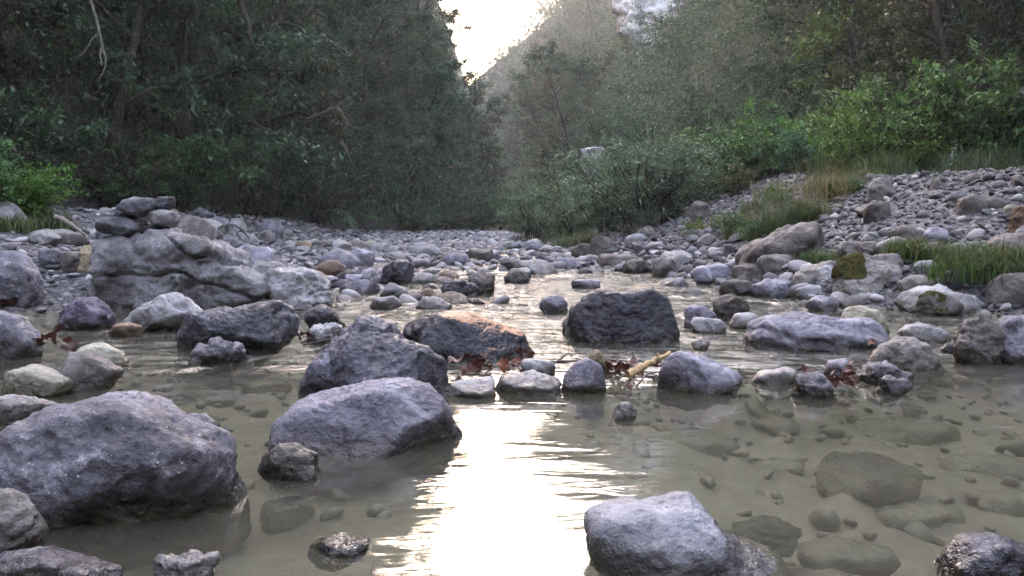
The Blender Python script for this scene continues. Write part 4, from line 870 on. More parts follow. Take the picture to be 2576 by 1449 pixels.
FIRST = {}
def grow(table, kind, var, name, label, cat, group, x, y, z, s, rz, tilt=(0, 0), parts=('trunk', 'crown')):
    k = (name, kind, var)
    if k not in FIRST:
        o = empty(name, (0, 0, 0)); ms = table[kind][var]
        for pn, me in zip(parts, ms): mesh_obj(pn, me, o)
        FIRST[k] = o
    else: o = copy_tree(FIRST[k])
    o.location = (x, y, z); o.rotation_euler = (tilt[0], tilt[1], rz); o.scale = (s, s, s*1.0)
    tag(o, label, cat, group); return o
def screen(x, y, z): return x/y*PF+PW/2, HOR-(z-CAM_H)/y*PF
def near_words(x, y, z, side):
    px, py = screen(x, y, z)
    if side == 'left':
        w = 'above the left bar' if px < 260 else 'above the stacked stones' if px < 560 else 'over the middle of the left wood' if px < 850 else 'near the end of the left wood' if px < 1080 else 'at the left edge of the sky gap'
    elif side == 'right':
        w = 'beyond the willow bush' if px < 1700 else 'above the round brown boulder' if px < 1900 else 'behind the tall grass' if px < 2120 else 'behind the bright bush' if px < 2430 else 'at the right end of the bank'
    else:
        w = 'under the sky gap' if px < 1260 else 'at the skyline right of the gap' if px < 1480 and py < 250 else 'at the bend of the valley' if px < 1480 else 'beside the pale cliff' if px < 1780 else 'right of the pale cliff'
    d = 'low' if py > 430 else 'halfway up' if py > 200 else 'high'
    return f'{d} {w}'
r = np.random.default_rng(5)
CNT = {}
def tree(kind, x, y, s, side, rz=None, z=None):
    v = int(r.integers(len(TREES[kind]))); z = G(x, y) if z is None else z
    g = {'left': 'trees of the left wooded slope', 'right': 'trees of the right wooded slope', 'far': 'trees of the far valley side'}[side]
    h = 5*s
    return grow(TREES, kind, v, 'tree', f'{TL[kind]} {near_words(x, y, z+h*.6, side)}', 'tree', g, x, y, z, s, r.uniform(0, 6.28) if rz is None else rz)
def bush(kind, x, y, s, label, group=None, v=None, z=None):
    v = int(r.integers(len(BUSHES[kind]))) if v is None else v; z = G(x, y) if z is None else z
    return grow(BUSHES, kind, v, 'bush', label, 'bush', group, x, y, z-.05, s, r.uniform(0, 6.28), parts=('stems', 'foliage'))
GAP_L = curve([(-900, 880), (-500, 900), (-300, 955), (-100, 1050), (0, 1128), (100, 1152), (170, 1170), (600, 1240)])
GAP_R = curve([(-900, 1560), (-500, 1530), (-300, 1485), (-100, 1440), (0, 1395), (60, 1350), (120, 1270), (165, 1195), (172, 1170)])
def keeps_gap(x, y, z, h, rad):
    """leaves the strip of sky over the river open, and the cliff in sight"""
    for f, w in ((.3, .8), (.5, 1.), (.7, .85), (.9, .5), (1.0, .25)):
        px, py = screen(x, y, z+h*f); q = rad*w/y*PF*(.6 if y > 48 else 1.15)
        if py < 168 and px+q > GAP_L(py) and px-q < GAP_R(py): return False
        if py < 165 and px+1.5*q > 1550 and px-1.5*q < 1722 and y < 118 and py > -160: return False
    return True
TP = []
def spot(x, y, d):
    for a, b in TP:
        if (a-x)**2+(b-y)**2 < d*d: return False
    TP.append((x, y)); return True
def pick(ws): k = list(ws); p = np.array([ws[i] for i in k], float); return str(r.choice(k, p=p/p.sum()))
# left wood
n = 0
for _ in range(4000):
    if n >= 88: break
    y = 9+44*r.uniform(0, 1)**1.15; d = .3+9.5*r.uniform(0, 1)**1.5; x = L_FOOT(y)-d
    if not -.75 < x/y < .1 or not spot(x, y, 1.05+.012*y): continue
    px = x/y*PF+PW/2
    w = {'dark': 3, 'brown': 4, 'blue': .7, 'grey': .3} if px < 560 else {'dark': 2.5, 'brown': 2, 'blue': 1.6, 'grey': 1.2} if px < 850 else {'grey': 4, 'brown': 2, 'dark': .6, 'blue': .2}
    s_ = r.uniform(.7, 1.15)*(.55+.45*sstep(9, 20, y))
    if not keeps_gap(x, y, G(x, y), 6.8*s_, 1.7*s_): continue
    tree(pick(w), x, y, s_, 'left', rz=r.normal(0, .7)); n += 1
n = 0
for _ in range(3000):
    if n >= 105: break
    y = 8.5+34*r.uniform(0, 1)**1.3; d = -.2+3.6*r.uniform(0, 1)**1.2; x = L_FOOT(y)-d
    if not -.64 < x/y < .05: continue
    k = pick({'dark': 3, 'brown': 3, 'green': .7}); z = G(x, y); n += 1
    bush(k, x, y, r.uniform(.6, 1.2), f'{BL[k]} {near_words(x, y, z+.8, "left")}', 'bushes of the left wooded slope')
for i in range(46):
    y = 9+20*r.uniform(0, 1)**1.2; d = r.uniform(-.1, 4.5); x = L_FOOT(y)-d; z = G(x, y)
    if 'fern' not in FIRST:
        o = mesh_obj('fern', FERN[0]); FIRST['fern'] = o
    else: o = FIRST['fern'].copy(); link(o); o.data = FERN[i % 2]
    o.location = (x+.2, y-.2, z+r.uniform(.1, .5)); s = r.uniform(.5, .95); o.scale = (s, s, s); o.rotation_euler = (r.normal(0, .2), .5+r.normal(0, .2), r.uniform(-.8, .8))
    tag(o, f'green fern with arching fronds {near_words(x, y, z, "left")}', 'fern', 'ferns of the left wooded slope')
for i in range(30):
    y = 9.5+17*i/29+r.uniform(-.3, .3); d = r.uniform(.2, 2.0); x = L_FOOT(y)-d; z = G(x, y)
    o = grow({'v': DRAPE}, 'v', i % 2, 'hanging_vine', f'curtain of hanging vines {near_words(x, y, z, "left")}', 'vine', 'vine curtains of the left bank', x+.35, y-.1, z+r.uniform(.6, 1.4), r.uniform(.7, 1.1), math.pi*.5+r.normal(0, .2)-.9, parts=('stems', 'foliage'))
# right wood
TP.clear(); n = 0
for _ in range(4000):
    if n >= 76: break
    y = 9+46*r.uniform(0, 1)**1.1; d = .2+9*r.uniform(0, 1)**1.4; x = R_FOOT(y)+d
    if not 0 < x/y < .8 or not spot(x, y, 1.2+.014*y): continue
    px = x/y*PF+PW/2
    w = {'dark': 4, 'brown': 3, 'olive': 1.2} if px > 2050 else {'grey': 3, 'dark': 1.6, 'brown': 2, 'blue': .5} if px > 1750 else {'grey': 4, 'brown': 1.2, 'rust': .5, 'dark': 1}
    s_ = r.uniform(.75, 1.15)*(.6+.4*sstep(10, 20, y))
    if not keeps_gap(x, y, G(x, y), 6.8*s_, 1.7*s_): continue
    tree(pick(w), x, y, s_, 'right', rz=math.pi+r.normal(0, .7)); n += 1
n = 0
for _ in range(900):
    if n >= 40: break
    y = 11+20*r.uniform(0, 1)**1.3; x = R_FOOT(y)+r.uniform(-1.4, 2.2)
    if not .05 < x/y < .64: continue
    px = x/y*PF+PW/2; k = pick({'dark': 3, 'brown': 1.5, 'olive': 1} if px > 2000 else {'green': 2.5, 'dark': 1, 'willow': 1.2}); z = G(x, y); n += 1
    bush(k, x, y, r.uniform(.6, 1.15), f'{BL[k]} {near_words(x, y, z+.8, "right")}', 'bushes of the right wooded slope')
# far valley side
TP.clear(); n = 0
for _ in range(9000):
    if n >= 66: break
    y = 52+75*r.uniform(0, 1); x = y*r.uniform(-.10, .30)
    if not (x > R_FOOT(y) or y > 116 or x < L_FOOT(y)) or not spot(x, y, 3.0): continue
    if x > .30*y: continue
    px = x/y*PF+PW/2
    s_ = r.uniform(.9, 1.5)
    if not keeps_gap(x, y, G(x, y), 6.0*s_, 1.3*s_): continue
    tree(pick({'grey': 4, 'rust': 1.2, 'brown': 1.5, 'dark': 1.5}), x, y, s_, 'far', rz=r.uniform(0, 6.28)); n += 1
for i in range(84):
    px, py = r.uniform(1190, 1800), r.uniform(30, 430); p = hit(px, py)
    if not 40 < p[1] < 190 or (1530 < px < 1740 and py < 190): continue
    s_ = r.uniform(.55, 1.0)
    if not keeps_gap(p[0], p[1], p[2], 6.5*s_, 1.6*s_): continue
    tree(pick({'grey': 4, 'dark': 2.5, 'rust': .8, 'brown': 1}), p[0], p[1], s_, 'far')
# ragged trees along the skyline right of the gap
for i in range(34):
    px = 1165+(i % 17)*17+r.uniform(-8, 8)
    py = -40
    while py < 330:
        p = hit(px, py)
        if p[2] <= float(ground(p[0], p[1])[0])+.6 and p[1] < 210: break
        py += 9
    if py >= 330: continue
    if i >= 17: p = hit(px, py+40)
    s_ = (52+34*r.uniform())/PF*p[1]/6.3
    grow(TREES, ('dark', 'grey', 'brown', 'rust')[i % 4], 0, 'tree', ('dense dark', 'small ragged', 'leaning thin', 'russet')[i % 4]+' tree standing on the skyline right of the sky gap', 'tree', 'skyline trees', p[0], p[1], p[2]-.3, s_, r.uniform(0, 6.28))
# undergrowth nobody could count: leaf sprays all over the wooded slopes
CLIFF_Y = hit(1630, 150)[1]-3.0
def undergrowth(n, seed, gen, mat):
    g = np.random.default_rng(seed); x, y = gen(g, n*4); z = ground(x, y, False)
    P = np.stack([x, y, z], 1); cl = fbm(P*.55, 3)
    ok = (np.maximum(L_FOOT(y)-x, x-R_FOOT(y)) > .1) & (cl+g.normal(0, .18, len(x)) > -.12) & (np.abs(x/y) < .7) & (z < 40)
    px, py = x/y*PF+PW/2, HOR-(z+.6-CAM_H)/y*PF
    ok &= ~((py < 165) & (px > 1165) & (px < 1390)) & (py > -420)
    ok &= ~((px > 1535) & (px < 1740) & (py < 175) & (y < CLIFF_Y+6))
    P = P[ok][:n]; m = len(P); y = P[:, 1]
    # sprays of leaves leaning out of the slope
    k = 12; size = (.055+.0018*y)*g.uniform(.6, 1.3, m); hgt = g.uniform(.05, 1.25, m)*(.6+.02*y)*(.5+.8*sstep(-.3, .4, cl[ok][:n]))
    out = np.where(P[:, 0] < 0, 1., -1.)
    C = P+np.stack([out*hgt*.55, -hgt*.25, hgt], 1)
    B = np.repeat(C, k, 0)+g.normal(0, 1, (m*k, 3))*np.repeat(size*3.0, k)[:, None]
    D = g.normal(0, .6, (m*k, 3))+np.stack([np.repeat(out, k)*.5, np.full(m*k, -.3), np.full(m*k, -.35)], 1)
    Nn = g.normal(0, .45, (m*k, 3))+np.array([0, -.2, 1.]); ln = np.repeat(size, k)*g.uniform(.6, 1.3, m*k)
    return tag(mesh_obj('undergrowth', leaf_mesh('undergrowth', leaves_arrays(B, D, Nn, ln, ln*.48), np.repeat(g.uniform(0, 1, m), k)*.6+g.uniform(0, .4, m*k), LM[mat])), kind='stuff')
def u_left(g, n): y = 8+60*g.uniform(0, 1, n)**1.3; return L_FOOT(y)-14*g.uniform(0, 1, n)**1.2, y
def u_right(g, n): y = 9+50*g.uniform(0, 1, n)**1.3; return R_FOOT(y)+14*g.uniform(0, 1, n)**1.2, y
def u_far(g, n): y = 45+150*g.uniform(0, 1, n)**1.3; return y*g.uniform(-.09, .34, n), y
undergrowth(11000, 61, u_left, 'dark'); undergrowth(6000, 62, u_left, 'brown'); undergrowth(8000, 63, u_right, 'dark'); undergrowth(7000, 64, u_right, 'grey')
undergrowth(14000, 65, u_far, 'grey'); undergrowth(6000, 66, u_far, 'rustleaves'); undergrowth(6000, 67, u_far, 'dark')
# ------------------------------------------------------------------ plants one can point at
def ghit(px, py): p = hit(px, py, 0.0); return p[0], p[1]
for i, (px, py, s, v, lb) in enumerate([(1335, 612, 1.0, 0, 'silvery willow bush at the river end of the right bank'), (1395, 608, 1.1, 1, 'willow bush overhanging the bend of the right shore'), (1455, 612, 1.05, 0, 'grey green willow bush in front of the pale wall'),
                                        (1535, 600, 1.1, 1, 'willow bush just right of the pale wall'), (1610, 585, 1.0, 0, 'low willow bush above the brown shore stones'), (1680, 560, .85, 1, 'small willow bush beside the round brown boulder')]):
    x, y = ghit(px, py); bush('willow', x, y, s, lb, 'willow bushes of the right shore', v)
for i, (px, Y, s, k, lb) in enumerate([(1640, 21, 1.2, 'green', 'tall fresh green bush above the willow bushes'), (1720, 20, 1.0, 'green', 'fresh green bush behind the round brown boulder'), (1800, 19, 1.0, 'bright', 'bright bush at the middle of the right bank'),
                                       (1880, 18, 1.0, 'green', 'green bush left of the tall grass crest'), (1950, 17.5, .95, 'bright', 'bright leafy bush above the tall grass'), (2020, 16, .7, 'green', 'low green bush at the end of the tall grass'), (1580, 23, 1.1, 'green', 'green bush between the willows and the far slope'),
                                       (1760, 16.5, .6, 'green', 'low bush on the bank over the round brown boulder'), (1850, 15.5, .6, 'olive', 'low yellowish bush on the bank crest')]):
    bush(k, (px-PW/2)/PF*Y, Y, s, lb, 'bushes of the right bank')
for i, (px, Y, s, lb) in enumerate([(2150, 12.6, .75, 'low bright bush at the near end of the bright thicket'), (2215, 13.2, 0.92, 'arching bright bush with bare pale stems'), (2290, 13.0, 1.01, 'tallest bright bush of the thicket on the crest'), (2375, 13.2, 1.13, 'bright bush whose top stands clear of the thicket'),
                                    (2450, 12.8, 0.92, 'bright bush behind the small blue flower spike'), (2530, 13, 0.92, 'bright bush at the right edge of the thicket'), (2590, 12.6, .95, 'bright bush cut by the right edge')]):
    bush('bright', (px-PW/2)/PF*Y, Y, s, lb, 'bright bushes on the gravel crest', i % 2)
for px, Y, s, k, lb in [(2180, 13.6, .7, 'olive', 'dull yellowish bush at the left of the bright thicket'), (2330, 12.4, .6, 'olive', 'low yellowish bush in front of the bright thicket'), (2470, 13.8, 1.2, 'brown', 'half bare brown bush inside the bright thicket'), (2260, 13.9, 1.3, 'brown', 'half bare brown bush behind the arching bright bush'), (2550, 12.2, .5, 'green', 'low green bush right of the blue flower spike')]: bush(k, (px-PW/2)/PF*Y, Y, s, lb)
for i, (px, py, s, lb) in enumerate([(25, 566, .55, 'bright green bush at the left edge of the wood'), (75, 562, .45, 'small bright bush beside the left edge bush'), (-20, 560, .6, 'bright bush cut by the left edge')]):
    x, y = ghit(px, py); bush('bright', x, y, s, lb, 'bright bushes at the left edge', i % 2)
for i, (x, y, k) in enumerate([(-1.9, 46, 'dark'), (-.6, 49, 'green'), (.5, 47.5, 'dark'), (1.7, 50, 'brown'), (-1.2, 52, 'dark'), (2.6, 46, 'willow'), (.1, 53, 'green')]):
    bush(k, x, y, 1.5, BL[k]+' closing the far end of the stony rapids', 'bushes at the far bend')
for i in range(60):
    y = r.uniform(38, 110); x = r.uniform(-.05, .20)*y
    if L_SHORE(y) < x < R_SHORE(y) and y < 44: x = L_SHORE(y)-.5 if i % 2 else R_SHORE(y)+.5
    k = pick({'willow': 2, 'dark': 2, 'brown': 1.5, 'green': 1}); z = G(x, y)
    bush(k, x, y, r.uniform(1.1, 1.9), f'{BL[k]} {near_words(x, y, z+1, "far")}', 'bushes of the far valley')
for i, (px, py) in enumerate([(1545, 588), (1590, 570), (1640, 550), (1690, 530), (1610, 600), (1720, 505), (1780, 480)]):
    x, y = ghit(px, py); bush('brown', x, y, r.uniform(.3, .45), 'low russet dry bush between the willows and the tall grass', 'dry bushes of the right shore')
for i, (px, Y, s) in enumerate([(1478, 25.6, .98), (1512, 25.8, 1.0)]): bush('willow', (px-PW/2)/PF*Y, Y, s, 'willow bush close in front of the pale masonry pillar', 'willow bushes before the pillar', i)
# grass
def grass(v, px, py, s, label, group, name='grass_tuft'):
    x, y = ghit(px, py); k = ('grass', v)
    if k not in FIRST: FIRST[k] = mesh_obj(name, GRASS[v]); o = FIRST[k]
    else: o = FIRST[k].copy(); link(o)
    o.location = (x, y, G(x, y)); o.scale = (s, s, s*r.uniform(.85, 1.15)); o.rotation_euler = (0, 0, r.uniform(0, 6.28))
    tag(o, label, 'grass', group)
for i in range(24):
    t = r.uniform(0, 1); px = 1730+t*440; py = 612-t*118+r.uniform(-62, 42)*(1-t*.3)
    if i % 3 == 2:
        x, y = ghit(px, py); bush('green' if i % 2 else 'olive', x, y, r.uniform(.16, .30), 'low leafy weed among the bank grass above the earth-brown boulder', 'weeds among the bank grass')
    grass(0 if i % 5 < 3 else 2, px, py, r.uniform(.35, .85), 'long green river grass along the bank above the earth-brown boulder' if i % 5 < 3 else 'dry straw-coloured grass stems among the long bank grass', 'tufts of the tall bank grass')
for i in range(26):
    px, py = r.uniform(2410, 2590), r.uniform(655, 705); grass(1, px, py, r.uniform(.35, .7), 'short bright grass under the dark mossy edge boulder', 'bright grass tufts at the right edge')
for i in range(16): grass(1, r.uniform(1365, 1500), r.uniform(600, 628), r.uniform(.8, 1.3), 'bright waterside grass under the willow bushes', 'grass tufts under the willows')
for i in range(10): grass(1, r.uniform(2290, 2330), r.uniform(625, 660), r.uniform(.35, .6), 'blue green weed between the bank boulders', 'weeds among the bank boulders')
for i in range(6): grass(1, r.uniform(2030, 2080), r.uniform(640, 665), r.uniform(.3, .5), 'weed left of the moss-capped boulder', 'weeds left of the moss-capped boulder')
for i in range(36):
    Y = r.uniform(11.4, 13); px = r.uniform(2060, 2600); x = (px-PW/2)/PF*Y; k = ('grass', int(i % 2))
    o = FIRST[k].copy(); link(o); o.location = (x, Y, G(x, Y)); s = r.uniform(.45, .9); o.scale = (s, s, s); o.rotation_euler = (0, 0, r.uniform(0, 6))
    tag(o, 'grass at the foot of the bright thicket on the gravel crest', 'grass', 'grass tufts of the gravel crest')
for i in range(14): grass(1, r.uniform(-30, 110), r.uniform(552, 580), r.uniform(.5, .9), 'bright grass at the left edge under the wood', 'grass tufts at the left edge')
# dead branches, sticks, twigs
def stick(name, label, cat, pts, rad, mat, Y=None, forks=(), group=None, off=None):
    """pts: picture points on the ground (or at distance Y, or with their own distance)"""
    def p3(q):
        if len(q) == 3: return at(*q)
        if Y: return at(q[0], q[1], Y)
        p = hit(q[0], q[1], 0.0); return p
    Q = np.array([p3(q) for q in pts])
    o = empty(name, tuple(Q[0])); tb = Tubes()
    def dense(A, k=5):
        s = np.arange(len(A)); u = np.linspace(0, len(A)-1, (len(A)-1)*k+1); B = np.stack([np.interp(u, s, A[:, j]) for j in range(3)], 1)
        ker = np.array([1, 2, 1.])/4
        for _ in range(4): B[1:-1] = .25*B[:-2]+.5*B[1:-1]+.25*B[2:]
        return B+r.normal(0, rad*.12, B.shape)
    D = dense(Q); tb.add(D-Q[0], rad*np.linspace(1, .45, len(D)), 8)
    mesh_obj('stem', tb.mesh('stem', M[mat]), o)
    for f in forks:
        t2 = Tubes(); A = dense(np.array([p3(q) for q in f])); t2.add(A-Q[0], rad*.55*np.linspace(1, .3, len(A)), 6); mesh_obj('side_branch', t2.mesh('side_branch', M[mat]), o)
    return tag(o, label, cat, group)
stick('dead_branch', 'pale forked dead branch hanging in the dark wood at the upper left', 'branch', [(222, -20, 13.6), (240, 40, 13.5), (252, 90, 13.4), (258, 122, 13.4), (268, 150, 13.3), (262, 178, 13.3), (244, 206, 13.3)], .024, 'deadwood', forks=[[(250, 84, 13.4), (232, 96, 13.3), (216, 128, 13.2), (190, 150, 13.1)], [(257, 118, 13.4), (250, 140, 13.3), (258, 160, 13.2)]])
stick('dead_branch', 'mossy crooked limb reaching down through the wood left of the sky gap', 'branch', [(600, -20, 16.5), (612, 30, 16.4), (628, 62, 16.3), (624, 95, 16.2), (648, 128, 16.2)], .06, 'bark', forks=[[(700, 60, 16.5), (745, 62, 16.4), (772, 90, 16.3), (780, 120, 16.2)]])
stick('dead_branch', 'pale bare limb poking out over the bank at the end of the left wood', 'branch', [(770, 300, 19), (810, 285, 18.8), (845, 270, 18.6), (872, 250, 18.5)], .035, 'deadwood', forks=[[(850, 268, 18.6), (880, 320, 18.5), (912, 328, 18.5)], [(860, 355, 18.6), (875, 385, 18.5), (890, 420, 18.4)]])
stick('dead_branch', 'pale arching branch grounded at the foot of the left wood', 'branch', [(530, 588, 13), (552, 572, 13), (580, 562, 13.1), (602, 572, 13.2), (628, 600, 13.4)], .022, 'deadwood', forks=[[(545, 580, 13), (560, 592, 12.9), (575, 606, 12.8)]])
stick('driftwood_stick', 'pale driftwood stick lying on the left gravel bar', 'stick', [(140, 545, 9.2), (165, 556, 9.1), (190, 572, 9.0), (212, 590, 8.9)], .03, 'deadwood')
stick('driftwood_stick', 'thin stick standing at the foot of the left wood by the yellow stone', 'stick', [(812, 612, 17), (806, 595, 17), (800, 578, 17)], .02, 'deadwood')
stick('driftwood_stick', 'tan broken stick lying over red leaves beside the slate-blue dome', 'stick', [(1578, 944, 3.16), (1610, 927, 3.19), (1640, 911, 3.23), (1686, 890, 3.30)], .0165, 'stick', forks=[[(1645, 908, 3.235), (1657, 896, 3.25), (1652, 886, 3.25)]])
stick('twig', 'dark straight twig lying behind the grey pyramid stone', 'twig', [(1363, 913, 4.0), (1430, 909, 4.0), (1490, 906, 4.02), (1545, 909, 4.05)], .0065, 'twig')
stick('driftwood_stick', 'brown stick in the shallows at the left edge', 'stick', [(18, 776, 6.3), (60, 780, 6.28), (100, 792, 6.2)], .022, 'stick')
stick('driftwood_stick', 'pale stick on the stones below the round brown boulder', 'stick', [(1680, 625, 13), (1712, 600, 13.2), (1740, 585, 13.3)], .03, 'deadwood')
TW = [((1255, 930), (1320, 945)), ((1270, 945), (1345, 925)), ((1555, 965), (1640, 930)), ((1570, 940), (1650, 965)), ((1600, 975), (1690, 950)), ((1385, 930), (1440, 905)), ((1530, 955), (1610, 985)), ((1240, 920), (1210, 950)), ((1660, 950), (1730, 955)), ((760, 875), (860, 868)), ((1550, 860), (1500, 866)), ((1620, 860), (1720, 842)), ((2030, 960), (2110, 985)), ((2080, 965), (2145, 998)), ((1150, 960), (1170, 985)), ((1180, 975), (1150, 995)), ((2000, 945), (2070, 950))]
for i, (a, b) in enumerate(TW):
    pa, pb = hit(*a, 0.0), hit(*b, 0.0); 
    for p in (pa, pb): p[2] = max(G(p[0], p[1]), 0)
    m_ = (pa+pb)/2+np.array([0, 0, .03]); o = empty('twig', tuple(pa+np.array([0, 0, .015]))); tb = Tubes()
    pts = np.array([pa, m_*.6+pa*.4, m_*.6+pb*.4, pb])+r.normal(0, .006, (4, 3)); tb.add(pts-pa, [.0045, .004, .0035, .002], 5); mesh_obj('stem', tb.mesh('stem', M['twig']), o)
    place = 'caught among the red leaves left of the pyramid stone' if a[0] < 1450 and a[0] > 1000 else 'in the leaf heap under the tan stick' if a[0] < 1700 and a[1] > 900 else 'by the speckled boulder' if a[0] < 1000 else 'at the foot of the near-black boulder' if a[1] < 900 else 'in the red leaf heap on the leaf-hung stone'
    tag(o, 'thin dark wet twig '+place, 'twig', 'twigs '+place)
# dead leaves
def dead_leaf(seed):
    rr = np.random.default_rng(seed); k = 22; a = np.linspace(0, 2*np.pi, k, endpoint=False)
    rad = .5*(.62+.30*np.abs(np.cos(2.5*a))+rr.normal(0, .04, k)); ring = []
    for f in (.33, .66, 1.0):
        x, y = rad*f*np.cos(a)*1.15, rad*f*np.sin(a)
        z = .55*(y*y)*1.3+.35*x*x*np.sign(rr.normal())+.10*np.sin(3*a+seed)*f+rr.normal(0, .012, k)*f
        ring.append(np.stack([x, y, z], 1))
    V = np.concatenate([[[0, 0, 0]]]+ring); F4, F3 = [], []
    for j in range(k):
        n2 = (j+1) % k; F3.append((0, 1+j, 1+n2))
        for q in range(2): F4.append((1+q*k+j, 1+(q+1)*k+j, 1+(q+1)*k+n2, 1+q*k+n2))
    return V, np.array(F4), np.array(F3)
DLM = {}
def leaf(px, py, size, label, group, mat='deadleaf', up=.02, tilt=.6, Y=None):
    k = int(r.integers(5)); 
    if (k, mat) not in DLM:
        V, f4, f3 = dead_leaf(500+k); DLM[(k, mat)] = fast_mesh('dead_leaf', V, [f4, f3], M[mat], True)
    p = at(px, py, Y) if Y else hit(px, py, 0.0)
    if not Y: p[2] = max(p[2], 0)+up
    o = mesh_obj('dead_leaf', DLM[(k, mat)], None, tuple(p)); s = size*.72; o.scale = (s, s, s)
    o.rotation_euler = (r.normal(0, tilt), r.normal(0, tilt), r.uniform(0, 6.28)); tag(o, label, 'leaf', group)
def heap(n, x0, x1, y0, y1, size, label, group, mats=('deadleaf',), up=.03):
    for i in range(n): leaf(r.uniform(x0, x1), r.uniform(y0, y1), size*r.uniform(.7, 1.25), label, group, str(r.choice(mats)), up*r.uniform(.2, 1.3), .5)
heap(8, 1135, 1225, 908, 945, .10, 'wet red-brown leaf packed between the speckled and the orange-topped rock', 'leaves by the orange-topped rock', up=.05)
heap(5, 1255, 1330, 912, 945, .09, 'curled red-brown leaf in front of the orange-topped rock', 'leaves in front of the orange-topped rock', ('deadleaf', 'rustleaf'), up=.05)
heap(8, 1250, 1400, 940, 975, .07, 'dark leaf scrap on the pale slabs of the sill', 'leaf scraps of the sill')
heap(13, 1535, 1650, 925, 985, .09, 'red-brown leaf in the heap under the tan stick', 'leaves under the tan stick', up=.04)
heap(5, 1660, 1730, 930, 960, .08, 'dark red leaf at the edge of the slate-blue dome', 'leaves on the slate-blue dome', up=.05)
heap(11, 2020, 2140, 945, 1000, .085, 'dark red leaf hanging in the heap on the leaf-hung stone', 'leaves on the leaf-hung stone', up=.07)
leaf(1590, 853, .15, 'large curled rust-orange leaf at the foot of the near-black boulder', None, 'rustleaf', .03, .4)
leaf(1640, 862, .11, 'dark leaf scrap beside the large rust-orange leaf', None, 'deadleaf', .02)
leaf(500, 893, .13, 'rusty leaf stuck on the rough pitted stone', None, 'rustleaf', .05, .3, Y=4.2)
heap(5, 75, 180, 868, 900, .13, 'nearly black wet leaf strung between the left edge stones', 'black leaves at the left edge', up=.08)
heap(4, 740, 770, 840, 880, .10, 'dark red leaf behind the long dark boulder', 'leaves at the end of the long dark boulder', up=.06)
heap(3, 1000, 1040, 695, 712, .14, 'dark leaf at the foot of the upright dark stone', 'leaves of the upright dark stone', up=.06)
heap(5, 0, 60, 762, 780, .12, 'red-brown leaf under the cracked grey boulder', 'leaves at the left shore', up=.05)
leaf(690, 1198, .075, 'reddish leaf curled inside the shell-like stone', None, 'rustleaf', .02, .3)
leaf(2190, 905, .06, 'orange leaf scrap on the wet grey-green stone', None, 'rustleaf', .08)
# ------------------------------------------------------------------ cliff, wall, stump, flower
Yc_ = hit(1630, 120)[1]-6.0
M['cliff'] = None
def cliff_mat():
    m, N = new_mat('pale_streaked_limestone_cliff'); P = N('ShaderNodeNewGeometry').outputs['Position']
    st = N('ShaderNodeMapping', {'Vector': P, 'Scale': (1.0, 1.0, .14)}).outputs[0]
    a = N.noise(st, .9, 6, .65, .4); b = N.noise(P, .35, 5, .6)
    col = N.mix(N.ramp(a, .38, .62), (.24, .215, .20, 1), (.66, .63, .63, 1)); col = N.mix(N.ramp(b, .54, .66), col, (.13, .115, .085, 1))
    bp = N('ShaderNodeBump', {'Strength': 1.0, 'Distance': .5, 'Height': a}).outputs[0]
    N('ShaderNodeOutputMaterial', {0: N('ShaderNodeBsdfPrincipled', {'Base Color': col, 'Roughness': .9, 'Specular IOR Level': .1, 'Normal': bp}).outputs[0]}); return m
M['cliff'] = cliff_mat()
hero('limestone_cliff', 'pale streaked limestone cliff high on the far valley side', 'cliff', 'cliff', [(1590, 140), (1550, 90), (1546, 0), (1555, -90), (1640, -140), (1750, -120), (1745, -40), (1722, 50), (1684, 84), (1650, 100), (1618, 185)], depth=.5, p=3, res=6, amp=.10, strata=.03, sdir=(1, .2, .1), Yc=Yc_, sink=0, ncut=9, seed=77)
def box_mesh(w, d, h, bev, jit, seed):
    bm = bmesh.new(); bmesh.ops.create_cube(bm, size=1)
    for v in bm.verts: v.co = Vector((v.co.x*w, v.co.y*d, (v.co.z+.5)*h))
    bmesh.ops.bevel(bm, geom=list(bm.edges), offset=bev, segments=2, affect='EDGES'); bmesh.ops.subdivide_edges(bm, edges=list(bm.edges), cuts=5, use_grid_fill=True)
    V = np.array([v.co[:] for v in bm.verts]); V = V+jit*np.stack([fbm(V*3+seed, 3), fbm(V*3+seed+9, 3), fbm(V*3+seed+19, 3)], 1)
    for v, c in zip(bm.verts, V): v.co = c
    me = bpy.data.meshes.new('wall'); bm.to_mesh(me); bm.free(); return me
wy_ = 27.0; wx0 = (1490-PW/2)/PF*wy_
me = box_mesh(.62, .5, 2.4, .05, .16, 3); me.materials.append(M['pale'])
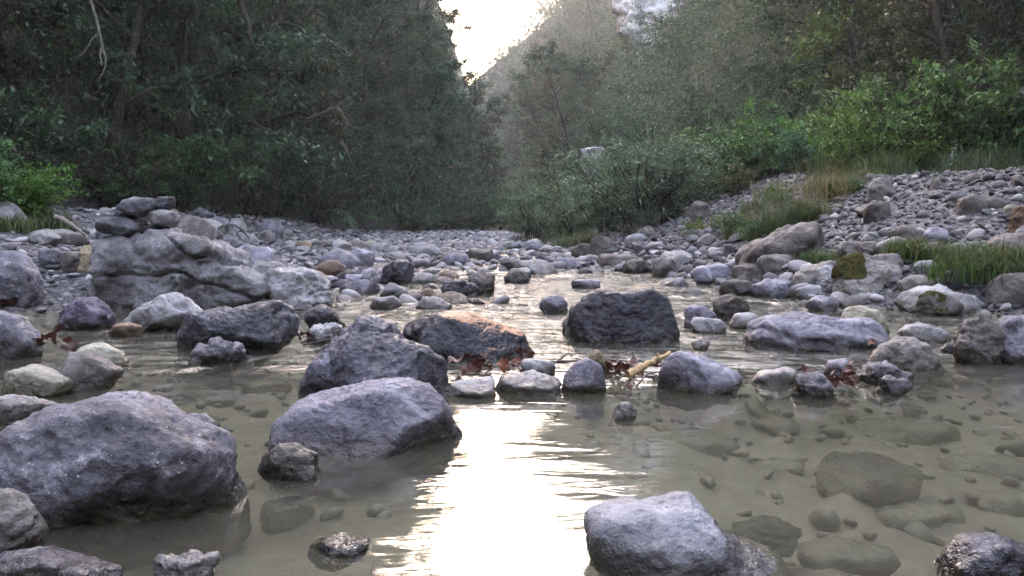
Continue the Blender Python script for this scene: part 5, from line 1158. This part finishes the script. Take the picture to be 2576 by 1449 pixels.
wo = mesh_obj('stone_pillar', me, None, (wx0, wy_, .65+(552-374)/PF*wy_-2.4)); tag(wo, 'pale masonry pillar glimpsed behind the willow bushes', 'pillar', None, 'thing')
hero('tree_stump', 'brown rotten stump standing at the right edge of the gravel', 'stump', 'stump', [(2543, 592), (2550, 545), (2562, 519), (2600, 512), (2640, 522), (2640, 600)], depth=.8, p=3.5, res=5, amp=.09, strata=.04, sdir=(1, .4, .1), seed=78)
fx, fy = (2390-PW/2)/PF*11.4, 11.4; fo = empty('flower_spike', (fx, fy, G(fx, fy))); tag(fo, 'small pale blue flower spike in the grass of the crest', 'flower')
tb = Tubes(); tb.add([(0, 0, 0), (.01, 0, .2), (0, 0, .42)], [.006, .005, .003], 5); mesh_obj('stem', tb.mesh('stem', LM['fern']), fo)
rr = np.random.default_rng(8); m = 34; a = rr.uniform(0, 6.28, m); zz = rr.uniform(.12, .44, m); rad = .07*(1.1-zz)*rr.uniform(.3, 1, m)
P = np.stack([np.cos(a)*rad*.6, np.sin(a)*rad*.6, zz], 1); D = np.stack([np.cos(a), np.sin(a), np.full(m, .3)], 1)
M['petal'] = simple_mat('pale_blue_petals', (.30, .40, .50), (.52, .60, .66), 30, bump=0, trans=.3)
mesh_obj('florets', leaf_mesh('florets', leaves_arrays(P, D, np.tile([0, 0, 1.], (m, 1)), np.full(m, .034), np.full(m, .02)), rr.uniform(0, 1, m), M['petal']), fo)
# ------------------------------------------------------------------ air
m, N = new_mat('valley_air')
v = N('ShaderNodeVolumePrincipled', {'Color': (.93, .94, .97, 1), 'Density': .0010, 'Anisotropy': .45})
N.l.new(v.outputs[0], N('ShaderNodeOutputMaterial').inputs[1])
bm = bmesh.new(); bmesh.ops.create_cube(bm, size=1)
for q in bm.verts: q.co = Vector((q.co.x*420, q.co.y*420+140, (q.co.z+.5)*106-1.5))
me = bpy.data.meshes.new('haze'); bm.to_mesh(me); bm.free(); me.materials.append(m)
tag(mesh_obj('haze', me), kind='stuff')
SC.cycles.volume_bounces = 1; SC.cycles.volume_step_rate = 1
